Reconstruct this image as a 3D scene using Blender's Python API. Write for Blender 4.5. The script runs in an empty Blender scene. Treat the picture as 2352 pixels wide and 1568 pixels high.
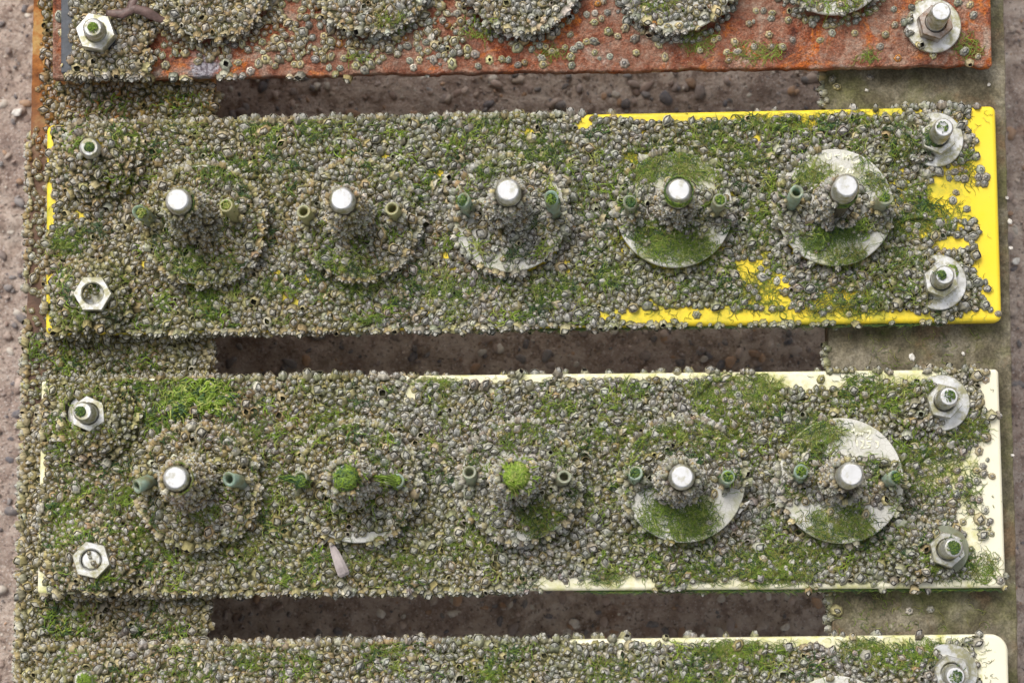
import bpy, math, random
import numpy as np
from mathutils import noise as mnoise

random.seed(11)
rng = np.random.default_rng(11)
SC = bpy.context.scene
COL = SC.collection
PI = math.pi

# ------------------------------------------------------------------ camera
TH = math.radians(6.0)
CAM_H, CAM_Y, LENS = 1.203, 0.0, 85.0
cam_d = bpy.data.cameras.new('camera')
cam = bpy.data.objects.new('camera', cam_d)
COL.objects.link(cam)
cam.location = (0, CAM_Y, CAM_H)
cam.rotation_euler = (TH, 0, 0)
cam_d.lens = LENS
cam_d.sensor_width = 36.0
cam_d.clip_start, cam_d.clip_end = 0.02, 50
cam_d.dof.use_dof = True
cam_d.dof.focus_distance = 1.206
cam_d.dof.aperture_fstop = 8.0
SC.camera = cam

# ------------------------------------------------------------------ sky, sun, exposure
SUN_DIR = np.array([-0.42, 0.72, 1.0]); SUN_DIR /= np.linalg.norm(SUN_DIR)
SUN_EL = math.asin(SUN_DIR[2]); SUN_AZ = math.atan2(SUN_DIR[0], SUN_DIR[1])
world = bpy.data.worlds.new('World'); SC.world = world
world.use_nodes = True
wn, wl = world.node_tree.nodes, world.node_tree.links
bg = wn['Background']
sky = wn.new('ShaderNodeTexSky'); sky.sky_type = 'NISHITA'; sky.sun_disc = False
sky.sun_elevation = SUN_EL; sky.sun_rotation = SUN_AZ
sky.air_density = 1.0; sky.dust_density = 4.0; sky.ozone_density = 1.0
hsv = wn.new('ShaderNodeHueSaturation'); hsv.inputs['Saturation'].default_value = 0.22   # overcast: the blue is greyed out
wl.new(sky.outputs[0], hsv.inputs['Color']); wl.new(hsv.outputs[0], bg.inputs['Color'])
bg.inputs['Strength'].default_value = 0.13
sun_d = bpy.data.lights.new('sun', 'SUN'); sun = bpy.data.objects.new('sun', sun_d); COL.objects.link(sun)
sun_d.energy = 1.4; sun_d.angle = math.radians(36); sun_d.color = (1.0, 0.95, 0.87)
sun.rotation_euler = (math.acos(SUN_DIR[2]), 0, math.atan2(SUN_DIR[0], -SUN_DIR[1]) )
SC.view_settings.view_transform = 'Standard'
SC.view_settings.look = 'None'
SC.view_settings.gamma = 1.0
SC.view_settings.exposure = 0.50
SC.view_settings.use_curve_mapping = False
SC.cycles.max_bounces = 6

# ------------------------------------------------------------------ photo pixels (2352 x 1568) <-> world
FPX = LENS / 36.0 * 2352
CT, ST = math.cos(TH), math.sin(TH)
def P(px, py, z=0.0):
    u, v = (px - 1176) / FPX, -(py - 784) / FPX
    d = (u, v * CT + ST, v * ST - CT)
    t = (z - CAM_H) / d[2]
    return np.array([d[0] * t, CAM_Y + d[1] * t, z])
def topx(x, y, z):
    X, Y, Z = x, y - CAM_Y, z - CAM_H
    yc, zc = Y * CT + Z * ST, -Y * ST + Z * CT
    return 1176 + FPX * X / -zc, 784 - FPX * yc / -zc
MM = 0.001
PXM = 4.59e3           # pixels per metre on the panel plane

# ------------------------------------------------------------------ helpers
def link(o, parent=None):
    COL.objects.link(o)
    if parent: o.parent = parent
    return o
def tag(o, label=None, cat=None, group=None, kind=None):
    for k, v in (('label', label), ('category', cat), ('group', group), ('kind', kind)):
        if v: o[k] = v
    return o
def empty(name, loc):
    o = bpy.data.objects.new(name, None); o.location = loc; o.empty_display_size = 0.01
    return link(o)
def mesh_obj(name, verts, faces, mat, parent=None, loc=(0, 0, 0), smooth=True, cols=None):
    me = bpy.data.meshes.new(name)
    me.from_pydata([tuple(v) for v in verts], [], [tuple(f) for f in faces])
    if cols is not None:
        a = me.color_attributes.new('Col', 'FLOAT_COLOR', 'POINT')
        a.data.foreach_set('color', np.asarray(cols, dtype=np.float32).ravel())
    me.polygons.foreach_set('use_smooth', [smooth] * len(me.polygons))
    me.materials.append(mat); me.update()
    o = bpy.data.objects.new(name, me); o.location = loc
    return link(o, parent)
def big_mesh(name, V, F4, F3, mat, cols, smooth=True):
    """one mesh from numpy arrays: V (n,3), quads (m,4), tris (k,3)"""
    me = bpy.data.meshes.new(name)
    n4, n3 = len(F4), len(F3)
    me.vertices.add(len(V)); me.vertices.foreach_set('co', V.astype(np.float32).ravel())
    loops = np.concatenate([F4.ravel(), F3.ravel()]).astype(np.int32)
    me.loops.add(len(loops)); me.loops.foreach_set('vertex_index', loops)
    me.polygons.add(n4 + n3)
    st = np.concatenate([np.arange(n4) * 4, n4 * 4 + np.arange(n3) * 3]).astype(np.int32)
    me.polygons.foreach_set('loop_start', st)
    me.polygons.foreach_set('use_smooth', np.full(n4 + n3, smooth))
    me.update(calc_edges=True)
    a = me.color_attributes.new('Col', 'FLOAT_COLOR', 'POINT')
    a.data.foreach_set('color', cols.astype(np.float32).ravel())
    me.materials.append(mat)
    o = bpy.data.objects.new(name, me)
    return link(o)
def frame_from(n):
    n = np.asarray(n, float); n = n / np.linalg.norm(n)
    a = np.array([1.0, 0, 0]) if abs(n[0]) < 0.8 else np.array([0, 1.0, 0])
    t = np.cross(n, a); t /= np.linalg.norm(t)
    return t, np.cross(n, t), n
def lathe(profile, seg, base, axis, caps=True, ang0=0.0, cut=None):
    """profile [(r, h)] along axis from base; closed at the ends if caps"""
    t, b, n = frame_from(axis); V, F = [], []
    for r, h in profile:
        for k in range(seg):
            a = ang0 + 2 * PI * k / seg
            hh = h
            if cut is not None: hh = h + cut[0] * r * math.cos(a - cut[1]) * cut[2](h)
            V.append(np.asarray(base) + n * hh + (t * math.cos(a) + b * math.sin(a)) * r)
    for i in range(len(profile) - 1):
        for k in range(seg):
            k2 = (k + 1) % seg
            F.append((i * seg + k, i * seg + k2, (i + 1) * seg + k2, (i + 1) * seg + k))
    if caps:
        F.append(tuple(range(seg))[::-1])
        m = (len(profile) - 1) * seg
        F.append(tuple(m + k for k in range(seg)))
    return V, F
def fbm(x, y, s, o=3, off=0.0):
    return mnoise.fractal((x * s + off, y * s - off, off * 1.7), 1.0, 2.0, o)
def vnoise(x, y, s, off):
    """cheap vectorised smooth value noise in [0,1]"""
    X, Y = np.asarray(x) * s + off, np.asarray(y) * s + off * 1.37
    xi, yi = np.floor(X), np.floor(Y); fx, fy = X - xi, Y - yi
    fx, fy = fx * fx * (3 - 2 * fx), fy * fy * (3 - 2 * fy)
    def h(a, b):
        v = np.sin(a * 127.1 + b * 311.7 + off * 7.7) * 43758.5453
        return v - np.floor(v)
    return (h(xi, yi) * (1 - fx) + h(xi + 1, yi) * fx) * (1 - fy) + (h(xi, yi + 1) * (1 - fx) + h(xi + 1, yi + 1) * fx) * fy
def sstep(a, b, x):
    t = np.clip((x - a) / (b - a), 0, 1); return t * t * (3 - 2 * t)

# ------------------------------------------------------------------ materials
class Mat:
    def __init__(s, name, rough=0.6, metal=0.0, spec=0.4):
        s.m = bpy.data.materials.new(name); s.m.use_nodes = True
        s.n, s.l = s.m.node_tree.nodes, s.m.node_tree.links
        s.b = s.n['Principled BSDF']
        s.b.inputs['Roughness'].default_value = rough
        s.b.inputs['Metallic'].default_value = metal
        s.b.inputs['Specular IOR Level'].default_value = spec
        s.tc = s.n.new('ShaderNodeTexCoord')
        s.geo = s.n.new('ShaderNodeNewGeometry')
        s.vec = s.geo.outputs['Position']
    def noise(s, scale, detail=4, rough=0.6, dist=0.0, stretch=None, shift=0.0):
        v = s.vec
        if stretch or shift:
            mp = s.n.new('ShaderNodeMapping'); mp.inputs['Scale'].default_value = stretch or (1, 1, 1)
            mp.inputs['Location'].default_value = (shift, shift * .7, shift * .3)
            s.l.new(v, mp.inputs['Vector']); v = mp.outputs[0]
        t = s.n.new('ShaderNodeTexNoise')
        t.inputs['Scale'].default_value = scale; t.inputs['Detail'].default_value = detail
        t.inputs['Roughness'].default_value = rough; t.inputs['Distortion'].default_value = dist
        s.l.new(v, t.inputs['Vector']); return t.outputs['Fac']
    def voro(s, scale, feature='F1', out='Distance', rnd=1.0):
        t = s.n.new('ShaderNodeTexVoronoi'); t.feature = feature
        t.inputs['Scale'].default_value = scale; t.inputs['Randomness'].default_value = rnd
        s.l.new(s.vec, t.inputs['Vector']); return t.outputs[out]
    def ramp(s, fac, stops, interp='LINEAR'):
        r = s.n.new('ShaderNodeValToRGB'); r.color_ramp.interpolation = interp
        e = r.color_ramp.elements
        while len(e) < len(stops): e.new(0.5)
        for k, (p, c) in enumerate(stops):
            e[k].position = p
            c = (c, c, c) if isinstance(c, (int, float)) else c
            e[k].color = (*c, 1)
        s.l.new(fac, r.inputs['Fac']); return r.outputs['Color']
    def mix(s, fac, a, b, mode='MIX'):
        m = s.n.new('ShaderNodeMix'); m.data_type = 'RGBA'; m.blend_type = mode
        for sock, v in ((m.inputs['Factor'], fac), (m.inputs['A'], a), (m.inputs['B'], b)):
            if hasattr(v, 'is_output'): s.l.new(v, sock)
            elif isinstance(v, (int, float)): sock.default_value = v
            else: sock.default_value = (*v, 1)
        return m.outputs['Result']
    def math(s, op, a, b=0.0):
        m = s.n.new('ShaderNodeMath'); m.operation = op
        for i, v in enumerate((a, b)):
            if hasattr(v, 'is_output'): s.l.new(v, m.inputs[i])
            else: m.inputs[i].default_value = v
        return m.outputs[0]
    def attr(s, name='Col'):
        a = s.n.new('ShaderNodeAttribute'); a.attribute_name = name; return a.outputs['Color']
    def axis(s, which):
        x = s.n.new('ShaderNodeSeparateXYZ'); s.l.new(s.vec, x.inputs[0]); return x.outputs[which]
    def color(s, c):
        if hasattr(c, 'is_output'): s.l.new(c, s.b.inputs['Base Color'])
        else: s.b.inputs['Base Color'].default_value = (*c, 1)
        return s
    def bump(s, h, strength=0.5, dist=0.0005):
        b = s.n.new('ShaderNodeBump'); b.inputs['Strength'].default_value = strength; b.inputs['Distance'].default_value = dist
        s.l.new(h, b.inputs['Height']); s.l.new(b.outputs[0], s.b.inputs['Normal']); return s
    def rough(s, r):
        s.l.new(r, s.b.inputs['Roughness']); return s

def m_concrete():
    m = Mat('concrete', 0.9, spec=0.2)
    c = m.ramp(m.noise(120, 6, .65), [(.36, (.27, .20, .16)), (.5, (.52, .415, .345)), (.64, (.66, .56, .48))])
    c = m.mix(m.ramp(m.noise(9, 3), [(.4, 0.0), (.65, .55)]), c, (.34, .25, .22))
    sp = m.ramp(m.noise(900, 2, .5), [(.60, 0.0), (.68, 1.0)])
    c = m.mix(sp, c, (.66, .60, .56))
    dk = m.ramp(m.noise(500, 3, .6, shift=3), [(.33, .9), (.42, 0.0)])
    c = m.mix(dk, c, (.13, .10, .09))
    os_ = m.ramp(m.noise(14, 3, shift=8.3), [(.66, 0.0), (.76, .6)])
    c = m.mix(os_, c, (.42, .19, .09))
    m.color(c)
    h = m.math('ADD', m.math('MULTIPLY', m.noise(170, 6, .7), 1.0), m.math('MULTIPLY', m.noise(520, 4, .7), .6))
    return m.bump(h, 1.0, .0032).m
def m_stone():
    m = Mat('aggregate_stone', 0.85, spec=0.25)
    c = m.mix(m.ramp(m.noise(600, 4), [(.35, .0), (.7, .5)]), m.attr(), (.40, .33, .29))
    m.color(c); return m.bump(m.noise(700, 4), .6, .0006).m
def m_barnacle():
    m = Mat('barnacle_shell', 0.8, spec=0.2)
    n = m.ramp(m.noise(900, 4, .65), [(.25, .72), (.75, 1.22)])
    c = m.mix(1.0, m.attr(), n, 'MULTIPLY')
    m.color(c); return m.bump(m.noise(1300, 4), .7, .0005).m
def m_algae():
    m = Mat('algae', 0.5, spec=0.4); m.color(m.attr())
    m.b.inputs['Subsurface Weight'].default_value = 0.0
    return m.m
def m_yellow():
    m = Mat('yellow_plastic', 0.38, spec=0.45)
    c = m.mix(m.ramp(m.noise(30, 4), [(.3, 0.0), (.75, .5)]), (.85, .62, .024), (.84, .67, .06))
    film = m.ramp(m.noise(75, 6, .7), [(.43, 0.0), (.60, .8)])
    right = m.math('LESS_THAN', m.math('ADD', m.axis('X'), m.math('MULTIPLY', m.noise(60, 4), .03)), .243)
    film = m.math('MULTIPLY', film, right)
    c = m.mix(film, c, (.42, .40, .035))
    sp = m.ramp(m.noise(1100, 3, .6), [(.66, 0.0), (.73, .8)])
    c = m.mix(sp, c, (.24, .19, .06))
    m.color(c); m.rough(m.ramp(m.noise(60, 3), [(.3, .30), (.7, .55)]))
    return m.bump(m.noise(300, 3), .12, .0003).m
def m_cream(shift):
    m = Mat('cream_plastic', 0.4, spec=0.45)
    c = m.mix(m.ramp(m.noise(25, 4, shift=shift), [(.3, 0.0), (.75, .7)]), (.80, .76, .60), (.74, .68, .47))
    film = m.ramp(m.noise(70, 6, .72, shift=shift), [(.45, 0.0), (.64, .85)])
    film = m.math('MULTIPLY', film, m.math('LESS_THAN', m.axis('X'), .232))
    c = m.mix(film, c, (.47, .47, .10))
    red = m.ramp(m.noise(85, 5, .7, shift=4 + shift), [(.66, 0.0), (.74, .7)])
    c = m.mix(red, c, (.42, .20, .16))
    sp = m.ramp(m.noise(1000, 3, .6), [(.66, 0.0), (.73, .7)])
    c = m.mix(sp, c, (.30, .30, .10))
    m.color(c); m.rough(m.ramp(m.noise(60, 3), [(.3, .32), (.7, .6)]))
    return m.bump(m.noise(300, 3), .12, .0003).m
def m_rust(dark=False):
    m = Mat('rusted_steel', 0.85, spec=0.2)
    base = m.ramp(m.noise(60, 8, .72, dist=.6), [(.34, (.070, .022, .016)), (.43, (.20, .050, .022)), (.50, (.29, .095, .048)), (.57, (.37, .19, .125)), (.66, (.47, .36, .28))])
    org = m.ramp(m.noise(38, 7, .75, dist=1.0, shift=2.2), [(.53, 0.0), (.60, .95)])
    c = m.mix(org, base, m.ramp(m.noise(260, 4), [(.36, (.34, .06, .010)), (.64, (.66, .20, .025))]))
    grey = m.ramp(m.noise(48, 7, .7, dist=.8, shift=6.1), [(.54, 0.0), (.66, .75)])
    c = m.mix(grey, c, m.ramp(m.noise(400, 3), [(.35, (.33, .26, .20)), (.7, (.52, .46, .40))]))
    dkn = m.ramp(m.noise(45, 7, .72, dist=.8, shift=9.4), [(.62, 0.0), (.70, .9)])
    c = m.mix(dkn, c, (.065, .022, .02))
    gr = m.ramp(m.noise(40, 6, .75, shift=12.2), [(.63, 0.0), (.72, .5)])
    c = m.mix(gr, c, (.22, .24, .07))
    fine = m.ramp(m.noise(700, 5, .8), [(.36, .48), (.64, 1.55)])
    c = m.mix(1.0, c, fine, 'MULTIPLY')
    wsp = m.ramp(m.noise(1400, 2, .5, shift=3.3), [(.69, 0.0), (.74, .8)])
    c = m.mix(wsp, c, (.6, .52, .46))
    blotch = m.ramp(m.noise(17, 5, .65, shift=15), [(.40, 0.0), (.60, .75)])
    c = m.mix(blotch, c, m.ramp(m.noise(210, 6, .75, shift=2), [(.36, (.13, .055, .035)), (.5, (.30, .17, .12)), (.64, (.46, .36, .28))]))
    vd = m.n.new('ShaderNodeVectorMath'); vd.operation = 'DISTANCE'; vd.inputs[1].default_value = tuple(P(470, 162))
    m.l.new(m.vec, vd.inputs[0])
    dd = m.math('ADD', vd.outputs['Value'], m.math('MULTIPLY', m.math('SUBTRACT', m.noise(140, 6, .75), .5), .022))
    c = m.mix(m.ramp(dd, [(.0045, .9), (.0085, 0.0)]), c, m.ramp(m.noise(500, 4, .7), [(.38, (.10, .09, .11)), (.6, (.50, .49, .54))]))
    m.color(c)
    h = m.math('ADD', m.noise(140, 6, .7), m.math('MULTIPLY', m.noise(900, 4), .5))
    return m.bump(h, 1.0, .0034).m
def m_rail_left():
    m = Mat('rusty_crusted_steel', 0.85, spec=0.2)
    a = m.ramp(m.noise(55, 6, .7), [(.3, (.06, .045, .04)), (.5, (.15, .09, .065)), (.7, (.26, .20, .13))])
    o = m.ramp(m.noise(60, 6, .7, shift=2), [(.36, (.13, .045, .016)), (.5, (.34, .13, .035)), (.64, (.44, .29, .11))])
    top = m.math('MULTIPLY', m.math('SUBTRACT', m.math('ADD', m.axis('Y'), m.math('MULTIPLY', m.noise(30, 4), .08)), .255), 18.0)
    c = m.mix(m.math('MINIMUM', m.math('MAXIMUM', top, 0.0), 1.0), a, o)
    m.color(c); return m.bump(m.noise(250, 6), .8, .0012).m
def m_rail_right():
    m = Mat('weathered_olive_steel', 0.85, spec=0.2)
    c = m.ramp(m.noise(50, 7, .7), [(.36, (.085, .072, .045)), (.5, (.145, .125, .082)), (.64, (.22, .195, .145))])
    gr = m.ramp(m.noise(24, 5, .7, shift=3), [(.48, 0.0), (.66, .7)])
    c = m.mix(gr, c, (.12, .125, .040))
    br = m.ramp(m.noise(35, 6, .7, shift=7), [(.55, 0.0), (.68, .7)])
    c = m.mix(br, c, (.20, .125, .07))
    wh = m.ramp(m.noise(90, 8, .8, shift=5), [(.63, 0.0), (.70, .8)])
    c = m.mix(wh, c, (.42, .40, .33))
    c = m.mix(1.0, c, m.ramp(m.noise(900, 4, .7), [(.36, .72), (.64, 1.28)]), 'MULTIPLY')
    big = m.ramp(m.noise(110, 6, .75, dist=.7, shift=4), [(.38, .62), (.62, 1.3)])
    c = m.mix(1.0, c, big, 'MULTIPLY')
    m.color(c); return m.bump(m.noise(300, 6), .7, .0010).m
def m_disc():
    m = Mat('pale_grey_coating', 0.75, spec=0.25)
    c = m.ramp(m.noise(90, 6, .65), [(.3, (.53, .515, .46)), (.7, (.67, .655, .61))])
    film = m.ramp(m.noise(65, 6, .7), [(.50, 0.0), (.66, .75)])
    c = m.mix(film, c, (.36, .36, .17))
    cr = m.ramp(m.voro(380, 'DISTANCE_TO_EDGE'), [(.0, .45), (.05, 0.0)])
    c = m.mix(cr, c, (.25, .24, .17))
    m.color(c); return m.bump(m.noise(500, 4), .3, .0004).m
def m_steel(rusty=False):
    m = Mat('rust_stained_steel' if rusty else 'weathered_zinc_steel', 0.42, metal=0.8, spec=0.5)
    c = m.ramp(m.noise(160, 5, .6), [(.3, (.50, .49, .46)), (.7, (.78, .78, .77))])
    st = m.ramp(m.noise(190, 6, .7, shift=3), [(.44, 0.0), (.60, .9)])
    c = m.mix(st, c, (.22, .11, .05) if rusty else (.34, .32, .17))
    if rusty: c = m.mix(.55, c, (.20, .11, .06))
    m.color(c); m.rough(m.ramp(m.noise(200, 4), [(.3, .32), (.7, .6)]))
    return m.bump(m.noise(400, 4), .2, .0004).m
def m_sky_sheen():  # bare metal: its sky reflection is put into a pale matte colour
    m = Mat('rod_end_sky_sheen', 0.4, metal=0.0, spec=0.5)
    c = m.ramp(m.noise(120, 4), [(.3, (.54, .54, .54)), (.7, (.66, .66, .67))])
    c = m.mix(m.ramp(m.noise(260, 5, .7, shift=5), [(.52, 0.0), (.64, .7)]), c, (.36, .34, .24))
    c = m.mix(m.ramp(m.noise(500, 2, .5, stretch=(1, .08, 1)), [(.55, 0.0), (.65, .25)]), c, (.40, .40, .41))
    m.color(c); return m.bump(m.noise(500, 3), .2, .0003).m
def m_plain(name, col, rough=.6, scale=200, var=.35, metal=0.0):
    m = Mat(name, rough, metal=metal)
    c = m.mix(1.0, col, m.ramp(m.noise(scale, 5, .65), [(.3, 1 - var), (.7, 1 + var)]), 'MULTIPLY')
    m.color(c); return m.bump(m.noise(scale * 3, 4), .4, .0005).m
def m_tube(name, col, trans):
    m = Mat(name, 0.35, spec=0.5)
    c = m.mix(m.ramp(m.noise(170, 4), [(.42, 0.0), (.62, .8)]), col, (.24, .23, .11))
    m.color(c)
    m.b.inputs['Subsurface Weight'].default_value = .5
    m.b.inputs['Subsurface Radius'].default_value = (.002, .003, .0025)
    m.b.inputs['Subsurface Scale'].default_value = 1.0
    m.b.inputs['Transmission Weight'].default_value = trans
    return m.m

M_CON, M_STONE, M_BARN, M_ALG = m_concrete(), m_stone(), m_barnacle(), m_algae()
M_YEL, M_CR1, M_CR2, M_RUST = m_yellow(), m_cream(0.0), m_cream(5.0), m_rust()
M_RL, M_RR, M_DISC, M_ST, M_STR = m_rail_left(), m_rail_right(), m_disc(), m_steel(), m_steel(True)
M_WH = m_sky_sheen()
M_MARK = m_plain('cream_paint', (.74, .72, .56), .7, 300, .2)
M_BLK = m_plain('dark_slate_plastic', (.060, .066, .078), .5, 200, .3)
M_TUBE = [m_tube('teal_plastic', (.32, .42, .34), .3), m_tube('olive_plastic', (.34, .31, .14), .2), m_tube('clear_grey_plastic', (.36, .38, .28), .4)]

# ------------------------------------------------------------------ ground
ZG = -0.112
def build_ground():
    # fine central sheet, coarse out to the edge
    xs = np.concatenate([np.linspace(-3, -.36, 8), np.linspace(-.345, .345, 150), np.linspace(.36, 3, 8)])
    ys = np.concatenate([np.linspace(-3, -.16, 8), np.linspace(-.15, .38, 120), np.linspace(.40, 3, 8)])
    V, F = [], []
    for y in ys:
        for x in xs:
            inside = abs(x) < .35 and -.16 < y < .39
            z = ZG + (fbm(x, y, 45, 4) * .0018 + fbm(x, y, 170, 4, 5.) * .0024 if inside else 0)
            V.append((x, y, z))
    nx = len(xs)
    for j in range(len(ys) - 1):
        for i in range(nx - 1):
            a = j * nx + i; F.append((a, a + 1, a + nx + 1, a + nx))
    o = mesh_obj('ground', V, F, M_CON)
    tag(o, kind='structure')
build_ground()

def ico():
    import bmesh
    bm = bmesh.new(); bmesh.ops.create_icosphere(bm, subdivisions=2, radius=1.0)
    V = np.array([v.co[:] for v in bm.verts]); F = np.array([[v.index for v in f.verts] for f in bm.faces]); bm.free()
    return V, F
ICO_V, ICO_F = ico()
def build_stones():
    pal = np.array([(.34, .26, .22), (.27, .22, .20), (.13, .125, .13), (.20, .19, .19), (.46, .38, .32), (.60, .55, .48), (.36, .22, .13), (.24, .17, .14), (.10, .10, .115), (.42, .33, .28)])
    N = 9500
    Vs, Cs, Fs = [], [], []
    for k in range(N):
        x, y = random.uniform(-.335, .335), random.uniform(-.13, .36)
        r = .0007 + .0026 * random.random() ** 3.2
        ax = np.array([r * random.uniform(.9, 1.5), r * random.uniform(.7, 1.0), r * random.uniform(.5, .8)])
        a = random.uniform(0, PI); c, s = math.cos(a), math.sin(a)
        ph = np.array([random.uniform(0, 9) for _ in range(3)])
        w = 1 + .13 * np.sin(ICO_V @ np.array([3., 2., 1.]) + ph[0]) + .10 * np.sin(ICO_V @ np.array([-2., 4., 3.]) + ph[1])
        v = ICO_V * w[:, None] * ax
        v = np.stack([v[:, 0] * c - v[:, 1] * s + x, v[:, 0] * s + v[:, 1] * c + y, v[:, 2] + ZG + .0004 + r * random.uniform(-.45, .25)], 1)
        Vs.append(v); Fs.append(ICO_F + k * len(ICO_V))
        col = pal[random.randrange(len(pal))] * random.uniform(.75, 1.2)
        Cs.append(np.tile([*col, 1], (len(v), 1)))
    o = big_mesh('gravel', np.concatenate(Vs), np.zeros((0, 4), int), np.concatenate(Fs), M_STONE, np.concatenate(Cs))
    tag(o, 'brown, grey and white pebbles showing in the rough concrete ground', 'gravel', kind='stuff')
build_stones()

# ------------------------------------------------------------------ plates (panels, rails)
def outline(corners, rad, nseg=8, step=None, jitter=None):
    """corners counter-clockwise (world xy); returns a rounded outline"""
    pts, n = [], len(corners)
    for i in range(n):
        p0, p1, p2 = (np.array(corners[(i + d) % n][:2]) for d in (-1, 0, 1))
        d0, d2 = (p0 - p1) / np.linalg.norm(p0 - p1), (p2 - p1) / np.linalg.norm(p2 - p1)
        c = p1 + (d0 + d2) * rad
        a0 = math.atan2(*(-(d2))[::-1]); a2 = math.atan2(*(-(d0))[::-1])
        while a2 < a0: a2 += 2 * PI
        arc = [c + rad * np.array([math.cos(a0 + (a2 - a0) * k / nseg), math.sin(a0 + (a2 - a0) * k / nseg)]) for k in range(nseg + 1)]
        pts += arc
    if step:
        out = []
        for i in range(len(pts)):
            a, b = pts[i], pts[(i + 1) % len(pts)]
            L = np.linalg.norm(b - a); k = max(1, int(L / step))
            out += [a + (b - a) * j / k for j in range(k)]
        pts = out
    if jitter: pts = [p + np.array(jitter(p)) for p in pts]
    return [np.asarray(p) for p in pts]
def plate(name, pts, z1, th, bev, mat, parent=None, wob=0.0, nb=4):
    """solid plate: outline pts, top at z1, rounded upper edge"""
    n = len(pts); pts = np.array(pts)
    ctr = pts.mean(0)
    nx, pv = np.roll(pts, -1, 0), np.roll(pts, 1, 0)
    d = nx - pv; d /= np.linalg.norm(d, axis=1)[:, None]
    nrm = np.stack([d[:, 1], -d[:, 0]], 1)                  # outward for ccw
    rings = [(0, z1 - th), (0, z1 - th * .6)]
    rings += [(bev * (1 - math.cos(a)), z1 - bev + bev * math.sin(a)) for a in np.linspace(0, PI / 2, nb + 1)]
    V, F = [], []
    for ins, z in rings:
        for k in range(n):
            p = pts[k] - nrm[k] * ins
            zz = z + (wob * fbm(p[0], p[1], 160, 2) if wob else 0)
            V.append((p[0] - ctr[0], p[1] - ctr[1], zz - z1))
    for i in range(len(rings) - 1):
        for k in range(n):
            k2 = (k + 1) % n
            F.append((i * n + k, i * n + k2, (i + 1) * n + k2, (i + 1) * n + k))
    m = (len(rings) - 1) * n
    F.append(tuple(m + k for k in range(n))); F.append(tuple(range(n))[::-1])
    o = mesh_obj(name, V, F, mat, parent, (ctr[0], ctr[1], z1))
    for f in list(o.data.polygons)[-2:]: f.use_smooth = False
    return o

PANELS = {   # corner pixels TL, TR, BR, BL on the top surface, z = 0
    'rust':   [(121, -330), (2268, -352), (2279, 150), (120, 182)],
    'yellow': [(107, 287), (2287, 243), (2302, 738), (104, 768)],
    'cream':  [(95, 871), (2294, 847), (2311, 1349), (85, 1364)],
    'pale':   [(84, 1482), (2315, 1455), (2328, 1962), (72, 1975)],
}
PW = {k: [P(*c) for c in v] for k, v in PANELS.items()}
def ccw(k): return [PW[k][i] for i in (3, 2, 1, 0)]
def rust_jit(p):
    e = fbm(p[0], p[1], 60, 4) * .0011 + fbm(p[0], p[1], 260, 3, 4.) * .0006
    if p[0] < -.15: e *= .35
    return (0.0, e)
plate_rust = plate('steel_plate', outline(ccw('rust'), .0012, 3, .0012, rust_jit), 0, .006, .0012, M_RUST, wob=.0006)
tag(plate_rust, 'heavily rusted orange-brown steel panel with an eroded lower edge', 'panel', 'test panels bolted across the rack')
plate_y = plate('plastic_plate', outline(ccw('yellow'), .0032, 8, .004), 0, .009, .0022, M_YEL)
tag(plate_y, 'bright yellow plastic panel crusted with barnacles', 'panel', 'test panels bolted across the rack')
plate_c = plate('plastic_plate', outline(ccw('cream'), .0022, 8, .004), 0, .009, .0018, M_CR1)
tag(plate_c, 'cream plastic panel just below the yellow one, with all four bolts in view', 'panel', 'test panels bolted across the rack')
plate_p = plate('plastic_plate', outline(ccw('pale'), .0085, 10, .004), 0, .009, .0018, M_CR2)
tag(plate_p, 'cream plastic panel cut off by the bottom of the picture, with widely rounded corners', 'panel', 'test panels bolted across the rack')

# rack: two flat steel rails under the panel ends
ZR = -0.0125
def P2(px, py, z=ZR): return P(px, py, z)[:2]
xl0, xl1 = P2(60, 784)[0], P2(482, 784)[0]
xr0, xr1 = P2(1903, 784)[0], P2(2322, 784)[0]
Y0, Y1 = -.20, .42
rack = empty('rack', ((xl0 + xr1) / 2, (Y0 + Y1) / 2, ZR - .006)); tag(rack, 'flat steel rack of two rails lying under the ends of all the panels', 'rack')
def rail(x0, x1, mat, label, th):
    def j(p): return (fbm(p[0], p[1], 90, 3) * .0006, 0)
    o = plate('rail', outline([(x0, Y0), (x1, Y0), (x1, Y1), (x0, Y1)], .001, 2, .004, j), ZR, th, .0007, mat)
    o.parent = rack; o.location = o.location - rack.location; o['label'] = label
rail(xl0, xl1, M_RL, 'rusty rail crusted with tan barnacles', .012)
_l = plate('shade_block', outline([(xl0 + .008, Y0 + .002), (xl1 - .0145, Y0 + .002), (xl1 - .0145, Y1 - .002), (xl0 + .008, Y1 - .002)], .001, 2, .02), ZR - .0115, -ZG + ZR - .0115, .0007, M_RL)  # unseen block added below the left rail to darken the gaps beside it
_l.parent = rack; _l.location = _l.location - rack.location
rail(xr0, xr1, M_RR, 'bare rail weathered to an olive grey', .014)

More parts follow.
